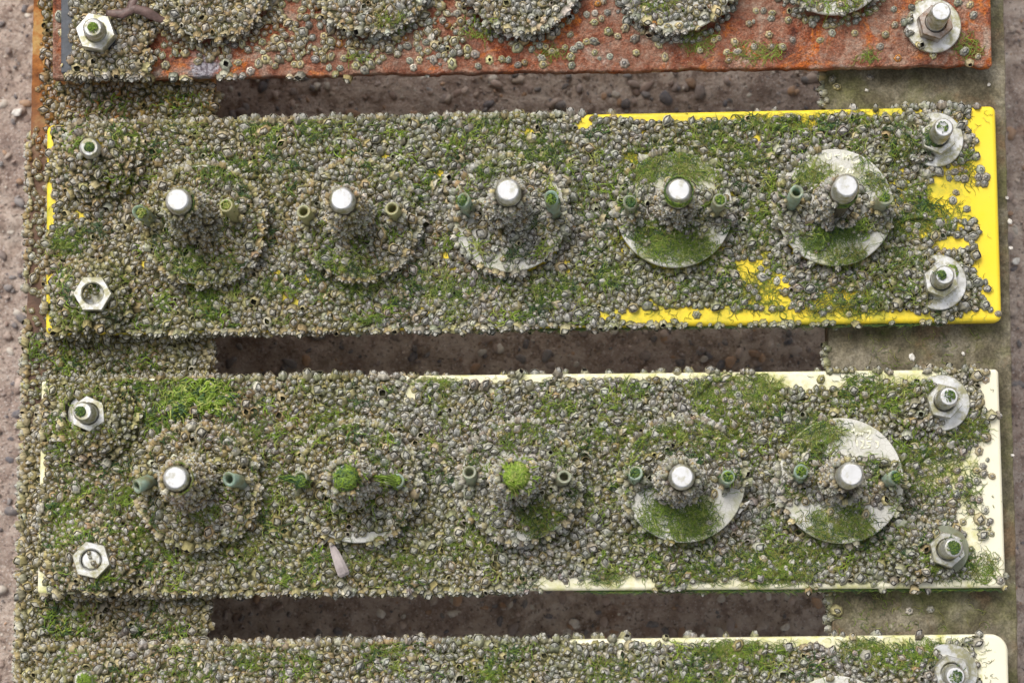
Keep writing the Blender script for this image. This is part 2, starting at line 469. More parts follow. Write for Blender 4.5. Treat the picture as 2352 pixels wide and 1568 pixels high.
# ------------------------------------------------------------------ where things stand
DISC_Z, DISC_R = .0088, .0293
DISCS = [  # panel, centre px (on the disc face), radius px, barnacle cover
    ('rust', 483, -46, 137, 1.0), ('rust', 850, -58, 134, 1.0), ('rust', 1195, -56, 132, 1.0), ('rust', 1556, -56, 132, .85), ('rust', 1912, -96, 134, .35),
    ('yellow', 466, 515, 138, 1.0), ('yellow', 822, 505, 136, 1.0), ('yellow', 1170, 492, 133, .82), ('yellow', 1549, 481, 134, .30), ('yellow', 1918, 476, 135, .22),
    ('cream', 455, 1115, 137, 1.0), ('cream', 822, 1108, 136, .98), ('cream', 1195, 1105, 135, .93), ('cream', 1570, 1103, 140, .45), ('cream', 1932, 1103, 142, .42),
    ('pale', 1925, 1690, 134, .4),
]
DW = [P(px, py, DISC_Z) for _, px, py, _, _ in DISCS]
DR = [r / PXM for *_, r, _ in [(a, b, c, r, e) for a, b, c, r, e in DISCS]]
# rods: disc index, top px, base px, height, sleeve fraction, sleeve base radius mm, sleeve side (None = all round, else angle)
RODS = [
    (5, (408, 459), (446, 505), .055, .86, 12.5, None), (6, (785, 457), (806, 501), .055, .86, 11.8, None), (7, (1167, 437), (1170, 484), .055, .80, 11.5, None),
    (8, (1560, 436), (1552, 478), .052, .66, 10.5, None), (9, (1945, 427), (1918, 474), .055, .74, 12.0, PI * .95),
    (10, (403, 1097), (436, 1110), .052, .88, 14.0, None), (11, (790, 1096), (808, 1108), .050, .97, 12.5, None), (12, (1181, 1092), (1182, 1106), .050, .97, 12.5, None),
    (13, (1567, 1094), (1556, 1106), .053, .85, 12.0, None), (14, (1956, 1089), (1930, 1104), .055, .70, 11.0, PI),
]
ORD = ['first', 'second', 'third', 'fourth', 'fifth']
ROD_R = .0062
# bolts: base px (washer centre, z=0), top px, z of the top, nut offset z, has washer, nut, shank; panel
BOLTS = [
    ('rust', (224, 80), (213, 64), .031, 'nut', .0085), ('rust', (2143, 61), (2162, 27), .031, 'full', .0012),
    ('yellow', (218, 354), (205, 338), .026, 'shank', .0012), ('yellow', (2148, 322), (2168, 293), .027, 'full', .0012),
    ('yellow', (217, 678), (215, 674), .019, 'hex', .0098), ('yellow', (2155, 649), (2170, 632), .024, 'full', .0012),
    ('cream', (210, 953), (190, 945), .026, 'full', .003), ('cream', (2162, 925), (2180, 910), .022, 'full', .0012),
    ('cream', (214, 1286), (212, 1284), .019, 'hex', .0100), ('cream', (2168, 1263), (2190, 1257), .024, 'clear', .0012),
    ('pale', (196, 1572), (192, 1562), .022, 'shank', .0012), ('pale', (2179, 1543), (2195, 1553), .024, 'full', .0012),
]
# mounds of barnacles heaped on the panels: px, py, radius px, height, flat top radius px
MOUNDS = [(232, 368, 112, .012, 18), (222, 680, 100, .0085, 40), (222, 965, 105, .0085, 30), (218, 1290, 112, .009, 42), (200, 1585, 105, .010, 15),
          (2100, 320, 70, .004, 10), (2095, 640, 75, .005, 20), (2095, 930, 80, .005, 20), (2100, 1265, 85, .006, 25), (2110, 1545, 70, .005, 20)]
MW = [(P(a, b)[:2], r / PXM, h * 1.3, f / PXM) for a, b, r, h, f in MOUNDS]
BLK = [P(140, 168, .0065), P(338, 160, .0065), P(338, -190, .0065), P(140, -180, .0065)]    # slate plate under the top bolt
def edge_dist(k, x, y):
    c = ccw(k); d = np.full(np.shape(x), 9.0)
    for i in range(4):
        a, b = c[i], c[(i + 1) % 4]; e = b - a; L = math.hypot(e[0], e[1])
        d = np.minimum(d, ((x - a[0]) * -e[1] + (y - a[1]) * e[0]) / L)
    return d
def surf(x, y):
    """height of the solid surface carrying growth; also returns the panel index (-1 none, 4 left rail, 5 right rail)"""
    x, y = np.asarray(x, float), np.asarray(y, float)
    z = np.full(x.shape, -1.0); reg = np.full(x.shape, -1)
    l = (x > xl0) & (x < xl1); z[l] = ZR; reg[l] = 4
    r = (x > xr0) & (x < xr1); z[r] = ZR; reg[r] = 5
    for i, k in enumerate(PANELS):
        ins = edge_dist(k, x, y) > 0
        z[ins] = 0; reg[ins] = i
    pan = (reg >= 0) & (reg < 4)
    add = np.zeros(x.shape)
    for (c, R, h, f) in MW:
        d = np.hypot(x - c[0], y - c[1])
        t = np.clip((d - f) / (R - f), 0, 1)
        add = np.maximum(add, h * (1 - t ** 1.9) * np.where(d < R, 1, 0))
    z = np.where(pan, z + add, z)
    for (p, *_), c, R in zip(DISCS, DW, DR):
        d = np.hypot(x - c[0], y - c[1])
        z = np.where((d < R) & pan, np.maximum(z, DISC_Z) + np.where(add > .001, add * .6, 0), z)
    bx0, bx1, by0 = BLK[0][0], BLK[1][0], BLK[0][1]
    b = (x > bx0) & (x < bx1) & (y > by0)
    z = np.where(b, np.maximum(z, .0065), z)
    return z, reg
def normals(x, y):
    e = .0018
    zs = [surf(x + dx, y + dy)[0] for dx, dy in ((e, 0), (-e, 0), (0, e), (0, -e))]
    zs = [np.where(q < -.5, -.03, q) for q in zs]
    gx, gy = (zs[0] - zs[1]) / (2 * e), (zs[2] - zs[3]) / (2 * e)
    gx, gy = np.clip(gx, -1.1, 1.1), np.clip(gy, -1.1, 1.1)
    n = np.stack([-gx, -gy, np.ones_like(gx)], -1)
    return n / np.linalg.norm(n, axis=-1, keepdims=True)

# ------------------------------------------------------------------ discs
def strokes(parent, lines, px0, py0, z, w=.00050):
    """hand-painted writing: each line of zoom pixels becomes a thin flat stroke lying on the disc"""
    loc = np.array(parent.location)
    for name_pts in lines:
        pts = [P(px0 + a * .1465, py0 + b * .1465, z) for a, b in name_pts]
        dense = []
        for a, b in zip(pts[:-1], pts[1:]):
            k = max(2, int(np.linalg.norm(b - a) / .0004)); dense += [a + (b - a) * j / k for j in range(k)]
        dense.append(pts[-1])
        V, F = [], []
        for i, p in enumerate(dense):
            q = dense[min(i + 1, len(dense) - 1)] - dense[max(i - 1, 0)]
            q = q / (np.linalg.norm(q) + 1e-9); s = np.array([-q[1], q[0], 0])
            ww = w * (1 + .45 * fbm(p[0], p[1], 500, 2))
            for sx, sz in ((-1, -.0002), (-.9, .00004), (.9, .00004), (1, -.0002)):
                V.append(p + s * ww * sx + np.array([0, 0, sz]) - loc)
        for i in range(len(dense) - 1):
            for k in range(3):
                a = i * 4 + k; F.append((a, a + 1, a + 5, a + 4))
        mesh_obj('marking', V, F, M_MARK, parent)
for i, ((pn, px, py, r, cov), c, R) in enumerate(zip(DISCS, DW, DR)):
    nth = ORD[i % 5] if pn != 'pale' else 'fifth'
    base = [c[0], c[1], 0]
    prof = [(.012, .0002), (.012, DISC_Z - .0024), (R - .0003, DISC_Z - .0024), (R, DISC_Z - .0020), (R, DISC_Z - .0005), (R - .0005, DISC_Z)]
    V, F = lathe(prof, 96, (0, 0, 0), (0, 0, 1))
    o = mesh_obj('disc', V, F, M_DISC, loc=base)
    for f in o.data.polygons:
        if len(f.vertices) > 4: f.use_smooth = False
    pl = {'rust': 'rusty panel', 'yellow': 'yellow panel', 'cream': 'upper cream panel', 'pale': 'lowest cream panel'}[pn]
    side = 'fifth' if pn == 'pale' else nth
    look = {True: 'round disc buried in barnacles', False: 'pale grey round disc with patches of green algae'}[cov > .8]
    if i == 9: look = 'bare grey disc with green algae and a painted U-W mark'
    if i == 14: look = 'bare grey disc with green algae and painted cream digits'
    if pn == 'pale': look = 'grey round disc showing only its upper rim'
    tag(o, f"{look}, {nth} on the {pl}", 'disc', 'round discs set along the panels')
    if i == 9:
        strokes(o, [[(800, 205), (800, 280), (835, 312), (880, 292), (870, 205)], [(930, 246), (1020, 240)], [(1065, 205), (1082, 305), (1120, 255), (1150, 312), (1180, 232)],
                    [(1195, 330), (1235, 378), (1275, 340), (1300, 375), (1322, 310)], [(1005, 430), (1050, 415), (1072, 450), (1035, 490)],
                    [(900, 485), (935, 520)], [(1120, 525), (1150, 462), (1180, 475), (1180, 520)], [(1210, 525), (1235, 488)], [(1455, 540), (1420, 548), (1415, 580), (1475, 570), (1480, 600), (1410, 615)]],
                1780.1, 321.6, DISC_Z + .00015)
    if i == 14:
        strokes(o, [[(640, 262), (770, 238)], [(642, 262), (668, 430)], [(655, 345), (760, 300)], [(815, 245), (910, 212), (905, 285), (845, 292), (915, 325), (900, 362), (862, 375), (830, 250)],
                    [(985, 312), (1115, 288)], [(1160, 335), (1185, 362), (1212, 322), (1232, 362), (1246, 280)], [(1275, 350), (1293, 412), (1330, 360), (1360, 402), (1392, 335)],
                    [(1440, 332), (1492, 325), (1498, 365), (1430, 440), (1512, 448)], [(1282, 470), (1296, 562)], [(1342, 485), (1382, 478), (1390, 530), (1350, 592), (1418, 590)],
                    [(1505, 488), (1450, 495), (1442, 530), (1490, 540), (1484, 580), (1438, 586)], [(1572, 488), (1610, 500), (1622, 550), (1592, 588)]],
                1780.1, 941.7, DISC_Z + .00015)

# ------------------------------------------------------------------ threaded rods
def thread_profile(r, h0, h1, pitch, depth):
    n = max(2, int((h1 - h0) / pitch)); prof = []
    for k in range(n):
        h = h0 + (h1 - h0) * k / n; p = (h1 - h0) / n
        prof += [(r - depth, h), (r, h + p * .35), (r, h + p * .6)]
    prof.append((r - depth, h1)); return prof
def rod_end(name, r, base, axis, h, mat, parent):
    V, F = lathe([(r, h - .0002), (r, h), (r - .00035, h + .0003)], 40, base, axis)
    o = mesh_obj(name, V, F, mat, parent)
    for f in o.data.polygons:
        if len(f.vertices) > 4: f.use_smooth = False
    return o
ROD_W = []
rod_look = ['bright clean end and an algae streak', 'bright clean end and a thick barnacle sleeve', 'bright clean end', 'bright end ringed with green algae', 'bright end and bare thread showing',
            'bright end beside a broad green sleeve', 'end under green algae', 'end hidden by bright green algae', 'bright end and a thick barnacle sleeve', 'bright end and barnacles on one side']
for i, (di, tp, bp, h, fr, R, side) in enumerate(RODS):
    z0 = DISC_Z
    b, t = P(*bp, z0), P(*tp, h); L = np.linalg.norm(t - b); ax = (t - b) / L
    e = empty('threaded_rod', b)
    pl = 'yellow panel' if di < 10 else 'upper cream panel'
    tag(e, f"threaded rod, {rod_look[i]}, on the {pl}'s {ORD[di % 5]} disc", 'rod', 'threaded rods standing on the discs')
    V, F = lathe([(ROD_R, -.001)] + thread_profile(ROD_R, 0, L - .0011, .0018, .0008) + [(ROD_R - .0008, L)], 32, (0, 0, 0), ax)
    mesh_obj('shank', V, F, M_ST, e, smooth=True)
    rod_end('end_face', ROD_R - .0013, (0, 0, 0), ax, L, M_WH, e)
    ROD_W.append((b, t, ax, L, fr, R * MM, side))

# ------------------------------------------------------------------ bolts
def hexprof(af, h, base, axis, ang, hole):
    rc = af / math.sqrt(3)
    t, b, n = frame_from(axis); V, F = [], []
    lev = [(rc, 0), (rc, h * .12), (rc, h * .86), (rc * .93, h), (hole + .0006, h), (hole, h - .0006), (hole, h * .35)]
    seg = 36
    for rr, hh in lev:
        for k in range(seg):
            a = 2 * PI * k / seg
            sect = (a % (PI / 3)) - PI / 6
            hexr = (af / 2) / math.cos(sect)
            r = hexr * rr / rc if rr > hole + .001 else rr
            if rr == rc * .93: r = hexr * .955
            V.append(np.asarray(base) + n * hh + (t * math.cos(a + ang) + b * math.sin(a + ang)) * r)
    for i in range(len(lev) - 1):
        for k in range(seg):
            k2 = (k + 1) % seg; F.append((i * seg + k, i * seg + k2, (i + 1) * seg + k2, (i + 1) * seg + k))
    F.append(tuple(range(seg))[::-1]); F.append(tuple(6 * seg + k for k in range(seg)))
    return V, F
bolt_lab = ['short bolt with a large pale nut on the slate plate of the rusty panel', 'bolt with brown stained nut and grey washer on the right end of the rusty panel',
            'bare bolt tip with algae poking from barnacles, upper left of the yellow panel', 'shiny bolt with algae-covered nut and washer, upper right of the yellow panel',
            'hexagonal nut with barnacles in its hole, lower left of the yellow panel', 'bolt with white washer and green-tipped shank, lower right of the yellow panel',
            'leaning bolt with green tip and white washer rim, upper left of the upper cream panel', 'bolt with bare steel nut, algae on its washer, upper right of upper cream panel',
            'hexagonal nut with a flush shank inside, lower left of the upper cream panel', 'bolt with clear plastic washer, lower right of the upper cream panel',
            'bolt tip tufted with algae at the left end of the lowest cream panel', 'bolt with bright washer at the right end of the lowest cream panel']
BOLT_W = []
for i, (pn, bp, tp, h, kind, z0) in enumerate(BOLTS):
    b, t = P(*bp, z0), P(*tp, h); ax = t - b; L = np.linalg.norm(ax); ax = ax / L
    e = empty('bolt', b); tag(e, bolt_lab[i], 'bolt', 'bolts fixing the panels')
    st = M_STR if i == 1 else M_ST
    wr = {'full': .0140, 'clear': .0122}.get(kind)
    nh = .0078
    up = np.array([0, 0, 1.0]) * .75 + ax * .25
    if wr:
        if i == 6: wr = .0118
        V, F = lathe([(.0062, -.0002), (wr, -.0002), (wr, .0014), (wr - .0004, .0018), (.0062, .0018)], 64, (0, 0, 0), (ax * .3 + np.array([0, 0, .7])))
        mesh_obj('washer', V, F, M_TUBE[2] if kind == 'clear' else M_ST, e, smooth=False)
    nz = .0018 if wr else 0.0
    ang = [.35, .2, 0, .1, PI / 6, .15, .1, .3, .3, .2, 0, .25][i]
    if kind in ('full', 'nut', 'hex', 'clear'):
        af = .0158 if kind != 'hex' else .0166
        if i == 0: af = .0175
        V, F = hexprof(af, nh, np.array([0, 0, nz]), up, ang, .0052)
        mesh_obj('nut', V, F, st, e, smooth=False)
    if kind != 'hex':
        V, F = lathe([(.0050, 0)] + thread_profile(.0050, .001, L - .0009, .0016, .0007) + [(.0044, L)], 28, (0, 0, 0), ax)
        mesh_obj('shank', V, F, M_ST, e)
        rod_end('end_face', .0042, (0, 0, 0), ax, L, M_WH if i in (1, 3, 5, 7, 11) else M_ST, e)
    elif i == 8:
        V, F = lathe([(.0046, .001), (.0046, nh - .0016), (.0040, nh - .0009)], 28, (0, 0, 0), up); mesh_obj('shank', V, F, M_ST, e, smooth=False)
    BOLT_W.append((b, t, wr or 0, kind))
pb = plate('square_plate', outline([(c[0], c[1]) for c in (BLK[0], BLK[1], BLK[2], BLK[3])], .0006, 3, .006), .0065, .0063, .0006, M_BLK)
tag(pb, 'dark slate-grey square plate half hidden by barnacles on the end of the rusty panel', 'plate')

# ------------------------------------------------------------------ plastic tubes beside the rods
TUBES = [  # disc, top px, base px, z top, colour, cut
    (5, (322, 488), (348, 508), .026, 0, .7), (5, (519, 472), (546, 500), .028, 1, 0), (6, (697, 486), (712, 506), .022, 1, 0), (6, (900, 479), (913, 500), .024, 1, 0),
    (7, (1064, 459), (1079, 487), .027, 0, .5), (7, (1266, 455), (1275, 491), .030, 0, .5), (8, (1447, 464), (1452, 490), .026, 2, .3), (8, (1653, 460), (1643, 488), .026, 2, 0),
    (9, (1830, 441), (1817, 472), .030, 0, 0), (9, (2034, 456), (2013, 481), .028, 2, .9),
    (10, (314, 1117), (355, 1098), .026, 0, .7), (10, (526, 1100), (556, 1107), .026, 0, .3), (11, (690, 1096), (705, 1108), .020, 2, 0), (11, (912, 1103), (917, 1112), .022, 0, 0),
    (12, (1078, 1084), (1084, 1104), .020, 2, 0), (12, (1296, 1094), (1290, 1104), .024, 2, .5), (13, (1460, 1086), (1458, 1100), .024, 0, .3), (13, (1672, 1095), (1664, 1106), .024, 0, 0),
    (14, (1840, 1082), (1833, 1098), .025, 0, .2), (14, (2056, 1096), (2036, 1104), .026, 0, .9),
]
tube_lab = ['teal', 'olive yellow', 'clear grey']
TUBE_W = []
for i, (di, tp, bp, h, c, cut) in enumerate(TUBES):
    b, t = P(*bp, DISC_Z - .0002), P(*tp, h); L = np.linalg.norm(t - b); ax = (t - b) / L
    ro, ri = .0034, .0021
    step = (lambda q, L=L: 1.0 if q > L * .5 else 0.0)
    outw = math.atan2(1, 0)
    V, F = lathe([(ro, 0), (ro, L * .3), (ro, L * .48), (ro * 1.02, L), (ro * .93, L + .0002), (ri, L), (ri, L * .72), (ri, L * .45)], 28, (0, 0, 0), ax, cut=(cut, 1.2 + i, step))
    o = mesh_obj('plastic_tube', V, F, M_TUBE[c], loc=b)
    side = 'left' if i % 2 == 0 else 'right'
    pl = 'yellow panel' if di < 10 else 'upper cream panel'
    shape = 'cut slanting' if cut > .4 else 'cut square'
    tag(o, f'{tube_lab[c]} plastic tube, {shape}, {side} of the {ORD[di % 5]} rod of the {pl}', 'tube', 'plastic tubes flanking the rods')
    TUBE_W.append((b, t, ax, L))

# ------------------------------------------------------------------ barnacles
NA = 12
ANG = np.arange(NA) * 2 * PI / NA
NR = 8
KV = NR * NA + 1
_q = []
for i in range(NR - 1):
    for k in range(NA):
        k2 = (k + 1) % NA
        _q.append((i * NA + k, i * NA + k2, (i + 1) * NA + k2, (i + 1) * NA + k))
T4 = np.array(_q); T3 = np.array([((NR - 1) * NA + k, (NR - 1) * NA + (k + 1) % NA, KV - 1) for k in range(NA)])
def barnacle_batch(R, H, tint, opening, green, empty_, elong):
    """local vertices (N,KV,3) and colours (N,KV,4) of N barnacles: ribbed wall, diamond mouth, four lid plates"""
    N = len(R); j = lambda s: rng.normal(0, s, (N, NA))
    V = np.zeros((N, KV, 3)); C = np.ones((N, KV, 4))
    ca, sa = np.cos(ANG), np.sin(ANG)
    rib = 1 + .09 * np.sign(np.sin(ANG * 6 + .4)) * rng.uniform(.3, 1.3, (N, 1)) + j(.07)
    dia = 1 / (np.abs(ca) ** 1.2 + np.abs(sa) ** 1.2) ** (1 / 1.2)
    dia = dia[None] * (1 + j(.05))
    mo = opening[:, None] * dia
    rings = [(1.0 * rib, -.12), (.95 * (1 + (rib - 1) * .8), .28), (np.maximum(.74 * (1 + (rib - 1) * .6), mo * 1.13), .70),
             (mo * 1.05, 1.0), (mo * .95, .97), (mo * .88, .74), (mo * .77, .83), (mo * .40, 1.10)]
    for i, (r, z) in enumerate(rings):
        zz = z * np.ones((N, NA)) + (j(.05) if i in (2, 3) else 0)
        if i == 3: zz = zz + .06 * np.cos(ANG * 4)[None] * -1
        if i >= 5: zz = np.where(empty_[:, None], [.0, .0, .0, .0, .0, .35, .12, .10][i], zz)
        if i == 7: zz = np.where(empty_[:, None], zz, zz + .10 * np.abs(ca)[None])
        s = slice(i * NA, (i + 1) * NA)
        ex = (1 + (elong - 1) * (.5 if i < 3 else 1.0))[:, None]
        V[:, s, 0] = r * ca * R[:, None] * ex; V[:, s, 1] = r * sa * R[:, None] / ex; V[:, s, 2] = zz * H[:, None]
    V[:, -1, 2] = np.where(empty_, .10, 1.42) * H
    # colours
    film_shade = np.array([.075, .075, .030]); dark = np.array([.030, .026, .022]); olive = np.array([.26, .265, .075])
    lid = np.array([.40, .41, .43]); seam = np.array([.66, .62, .52])
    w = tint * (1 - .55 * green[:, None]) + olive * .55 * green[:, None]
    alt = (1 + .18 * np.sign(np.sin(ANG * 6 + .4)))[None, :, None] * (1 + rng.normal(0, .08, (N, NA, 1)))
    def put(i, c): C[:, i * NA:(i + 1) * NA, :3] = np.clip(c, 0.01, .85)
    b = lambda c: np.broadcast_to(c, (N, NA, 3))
    put(0, b(w[:, None] * .20 + film_shade * .5)); put(1, w[:, None] * .58 * alt); put(2, w[:, None] * .90 * alt); put(3, w[:, None] * 1.06 * (1 + rng.normal(0, .08, (N, NA, 1))))  # shade between shells painted in: walls and olive film darken toward the base
    put(4, b(dark * 1.6)); put(5, b(dark))
    lidc = lid[None] * .50 + w * .50
    seamk = (np.abs(np.cos(ANG * 2)) > .9)[None, :, None]
    e3 = empty_[:, None, None]
    put(6, np.where(e3, b(dark * 1.1), np.where(seamk, lidc[:, None] * .95, lidc[:, None] * .72)))
    put(7, np.where(e3, b(dark), np.where(seamk, seam * .6 + lidc[:, None] * .4, lidc[:, None] * .85) * (1 + rng.normal(0, .10, (N, NA, 1)))))
    C[:, -1, :3] = np.where(empty_[:, None], dark, seam * .25 + lidc * .75)
    return V, C
def orient(V, n, spin):
    n = n / np.linalg.norm(n, axis=1, keepdims=True)
    a = np.stack([np.cos(spin), np.sin(spin), np.zeros_like(spin)], 1)
    t = a - n * (a * n).sum(1, keepdims=True); t /= np.linalg.norm(t, axis=1, keepdims=True)
    bt = np.cross(n, t)
    return V[:, :, 0:1] * t[:, None] + V[:, :, 1:2] * bt[:, None] + V[:, :, 2:3] * n[:, None]

# how much of each place is covered; soft ellipses in photo pixels (x, y, rx, ry, strength)
BARE = {
    'yellow': [(2300, 300, 75, 95, 1), (2310, 500, 70, 260, 1), (2195, 455, 75, 62, .85), (2215, 400, 60, 40, .6), (2180, 560, 45, 16, .7), (2265, 740, 90, 28, 1), (1345, 280, 20, 26, .9), (1720, 618, 42, 26, .85), (1770, 690, 60, 22, .8), (1650, 725, 300, 20, .95), (2000, 728, 160, 20, .95),
               (1790, 645, 26, 22, .7), (2060, 395, 20, 60, .4), (1520, 365, 90, 22, .8), (1600, 372, 40, 20, .5), (1600, 262, 290, 13, 1), (1950, 255, 180, 12, 1), (1930, 690, 90, 30, .45), (1745, 665, 45, 35, .55), (1840, 285, 40, 14, .7),
               (110, 330, 12, 50, .8), (112, 470, 12, 60, .9), (110, 660, 14, 40, .7), (106, 745, 10, 30, .8), (2100, 520, 50, 24, .6), (2070, 440, 24, 40, .4)],
    'cream': [(2310, 900, 62, 70, 1), (2310, 1100, 42, 230, 1), (2265, 1075, 62, 75, .75), (2240, 1175, 50, 55, .6), (2170, 1085, 80, 45, .6), (2275, 1290, 42, 62, .95), (2210, 1340, 130, 15, 1), (1330, 1345, 130, 22, .9), (1440, 1338, 60, 25, .8), (1720, 1345, 150, 18, .9), (1990, 1345, 120, 12, .8),
              (1100, 868, 170, 9, 1), (1500, 862, 330, 10, 1), (1860, 868, 130, 28, .85), (2060, 862, 90, 20, .8), (950, 895, 18, 22, .6), (1690, 900, 95, 38, .72), (1600, 965, 70, 28, .35), (1510, 1005, 60, 18, .6), (98, 900, 10, 30, .7), (96, 1075, 12, 40, .9), (92, 1340, 12, 35, .9), (1180, 985, 45, 18, .5), (2250, 1240, 40, 30, .5)],
    'pale': [(2310, 1520, 78, 110, 1), (1420, 1470, 120, 9, 1), (1760, 1470, 300, 14, .95), (2050, 1470, 170, 24, .9), (2180, 1462, 60, 12, .9), (1700, 1490, 70, 20, .6), (1990, 1490, 70, 22, .6)],
}
_hr = random.Random(5)
HOLES = [(_hr.uniform(130, 2000), _hr.uniform(300, 715), _hr.uniform(5, 11)) for _ in range(70)] + [(_hr.uniform(900, 2100), _hr.uniform(880, 1340), _hr.uniform(5, 9)) for _ in range(30)]
def coverage(px, py, reg, x, y):
    """0..1 chance that a barnacle settled here"""
    c = np.ones(px.shape)
    names = list(PANELS)
    wob = (vnoise(x, y, 120, 3.1) - .5) * .7 + (vnoise(x, y, 330, 8.2) - .5) * .5
    for i, k in enumerate(names):
        m = reg == i
        if k == 'rust':
            d = np.full(px.shape, 0.0)
            base = np.interp(px, [110, 330, 360, 520, 1000, 1120, 1300, 1400, 2300], [0.0, .25, .62, .62, .60, .42, .16, .045, .03])
            base = base * np.interp(py, [110, 138, 152, 165], [1, .75, .25, .03])
            base = np.clip(base + wob * .55 * (base > .12), 0, 1)
            base = np.where((px > 350) & (px < 480) & (py > 130), .05, base)
            c = np.where(m, base, c)
        else:
            s = np.zeros(px.shape)
            for (ex, ey, rx, ry, st) in BARE[k]:
                q = np.hypot((px - ex) / rx, (py - ey) / ry)
                s = np.maximum(s, st * (1 - sstep(.75, 1.12, q + wob * .5)))
            c = np.where(m, 1 - s, c)
    for (pn, dx, dy, r, cov), cc, R in zip(DISCS, DW, DR):
        d = np.hypot(x - cc[0], y - cc[1])
        ind = d < R
        inner = 1 - sstep(.30, .55, d / R + wob * .35)
        u, v = (x - cc[0]) / R, (y - cc[1]) / R
        w2 = wob * .5
        side = np.zeros(px.shape)
        if (pn, cov) == ('yellow', .30): side = np.maximum(.85 * (np.abs(v + w2) < .36), .75 * ((v > .1) & (np.abs(u) > .72)))
        if (pn, cov) == ('yellow', .22): side = np.maximum.reduce([.88 * ((u + w2 < -.28) & (np.abs(v + .05) < .42)), .85 * ((u > .25) & (v + w2 < .02) & (v > -.42)), .7 * ((u < -.62) & (v < .5)), .5 * (np.hypot(u + .3, v + .55) < .2)])
        if (pn, cov) == ('cream', .45): side = np.maximum(.85 * (v + w2 > -.22), .75 * (np.hypot(u, v) > .9) * (v > -.3))
        if (pn, cov) == ('cream', .42): side = np.maximum.reduce([.88 * ((u + w2 < .85) & (np.abs(v + .02) < .36)), .75 * ((u + w2 < -.35) & (v > 0) & (v < .62)), .35 * ((v < -.3) & (v > -.6))])
        if cov < .8: cv = np.clip(np.maximum(np.maximum(inner, side), np.where(pn in ('rust', 'pale'), cov + wob, .05)), 0, 1)
        else: cv = np.clip(np.maximum(cov + wob * .9 * (cov < .97) * (.2 + cov), inner), 0, 1)
        if cov >= .8: cv = np.where(((y - cc[1]) < -.80 * R) & (cov < 1) , cv * .55, cv)
        c = np.where(ind & (reg >= 0) & (reg < 4), cv, c)
        c = np.where((d >= R) & (d < R + .0016) & (reg >= 0) & (reg < 4) & (np.sin(np.arctan2(y - cc[1], x - cc[0])) < .3), np.maximum(c, .55), c)
        if pn == 'rust':
            c = np.where((d >= R + .0016) & (d < R + .004) & (reg == 0), np.maximum(c, .85 if dx < 1700 else .5), c)
    for (hx, hy, hr) in HOLES: c = np.where((np.hypot(px - hx, py - hy) < hr) & (reg > 0) & (reg < 4), 0, c)
    # slate plate on the rusty panel
    b = (x > BLK[0][0]) & (x < BLK[1][0]) & (y > BLK[0][1]) & (reg == 0)
    c = np.where(b, np.where((px < 163 + 10 * wob) , .03, 1.0), c)
    c = np.where((reg == 0) & (px < 141), .05, c)
    # rails
    c = np.where(reg == 4, np.where(px < 108, np.interp(py, [0, 250, 320, 700, 850, 1000], [.02, .05, .55, .55, .7, .95]), .98), c)
    c = np.where((reg == 4) & (px < 118) & (py < 260), np.interp(px, [86, 104], [.05, .95]), c)
    c = np.where(reg == 5, .008 + .20 * (px < 1925) + .22 * np.exp(-((px - 2180) / 50) ** 2 - ((py - 815) / 22) ** 2) + .30 * np.exp(-((px - 2140) / 55) ** 2 - ((py - 1395) / 45) ** 2) + .2 * np.exp(-((px - 1950) / 45) ** 2 - ((py - 172) / 16) ** 2), c)
    # bolts, nuts, washers kept clear
    for i, (bb, t, wr, kind) in enumerate(BOLT_W):
        d = np.hypot(x - bb[0], y - bb[1])
        if wr:
            keep = ((x - bb[0]) * .9 + (y - bb[1]) * .35 > -.02 * wr) if i != 6 else (x - bb[0] < -.5 * wr)
            c = np.where((d < wr + .0004) & keep, .0, c)
        nr = {'shank': .0058, 'hex': .0088, 'nut': .0095}.get(kind, .0085)
        c = np.where(d < nr, 0, c)
    for (bb, t, *_r) in ROD_W:
        c = np.where(np.hypot(x - bb[0], y - bb[1]) < .0075, 0, c)
    for (bb, t, *_r) in TUBE_W:
        c = np.where(np.hypot(x - bb[0], y - bb[1]) < .0046, 0, c)
    return np.clip(c, 0, 1)

PT, RAD, COV = [], [], []
grid = {}
CELL = .0046
def fits(x, y, r, k):
    ci, cj = int(x // CELL), int(y // CELL)
    for a in (-1, 0, 1):
        for b in (-1, 0, 1):
            for (qx, qy, qr) in grid.get((ci + a, cj + b), ()):
                if (x - qx) ** 2 + (y - qy) ** 2 < ((r + qr) * k) ** 2: return False
    return True
def darts(n, rlo, rhi, k, pw=1.0, cap=1.0):
    X, Y = rng.uniform(-.275, .272, n), rng.uniform(-.062, .312, n)
    z, reg = surf(X, Y); px, py = topx(X, Y, np.where(z < -.5, 0, z))
    c = coverage(px, py, reg, X, Y) * (reg >= 0)
    ok = rng.random(n) < np.minimum(c, cap) ** pw
    for x, y, zz, cc, rg in zip(X[ok], Y[ok], z[ok], c[ok], reg[ok]):
        r = rlo + (rhi - rlo) * random.random() ** 1.6
        if cc < .5: r *= 1.12
        if (rg > 0 or .3 < cc) and cc < .85 and float(vnoise(x, y, 210, 7.7)) * .6 + float(vnoise(x, y, 420, 2.7)) * .4 > .22 + .62 * cc: continue
        if fits(x, y, r, k * (1.12 if cc < .6 else 1.0)):
            grid.setdefault((int(x // CELL), int(y // CELL)), []).append((x, y, r))
            PT.append((x, y, zz)); RAD.append(r); COV.append(cc)
darts(9000, .0022, .0031, .74, 1.6)
darts(140000, .0016, .0023, .66, 1.25)
darts(140000, .0009, .0016, .62, 2.2)
PT = np.array(PT); RAD = np.array(RAD); COV = np.array(COV)
NRM = normals(PT[:, 0], PT[:, 1])
jit = rng.normal(0, 1, (len(PT), 3)) * np.where(COV > .6, .30, .07)[:, None]; jit[:, 2] = 0
NRM = NRM + jit
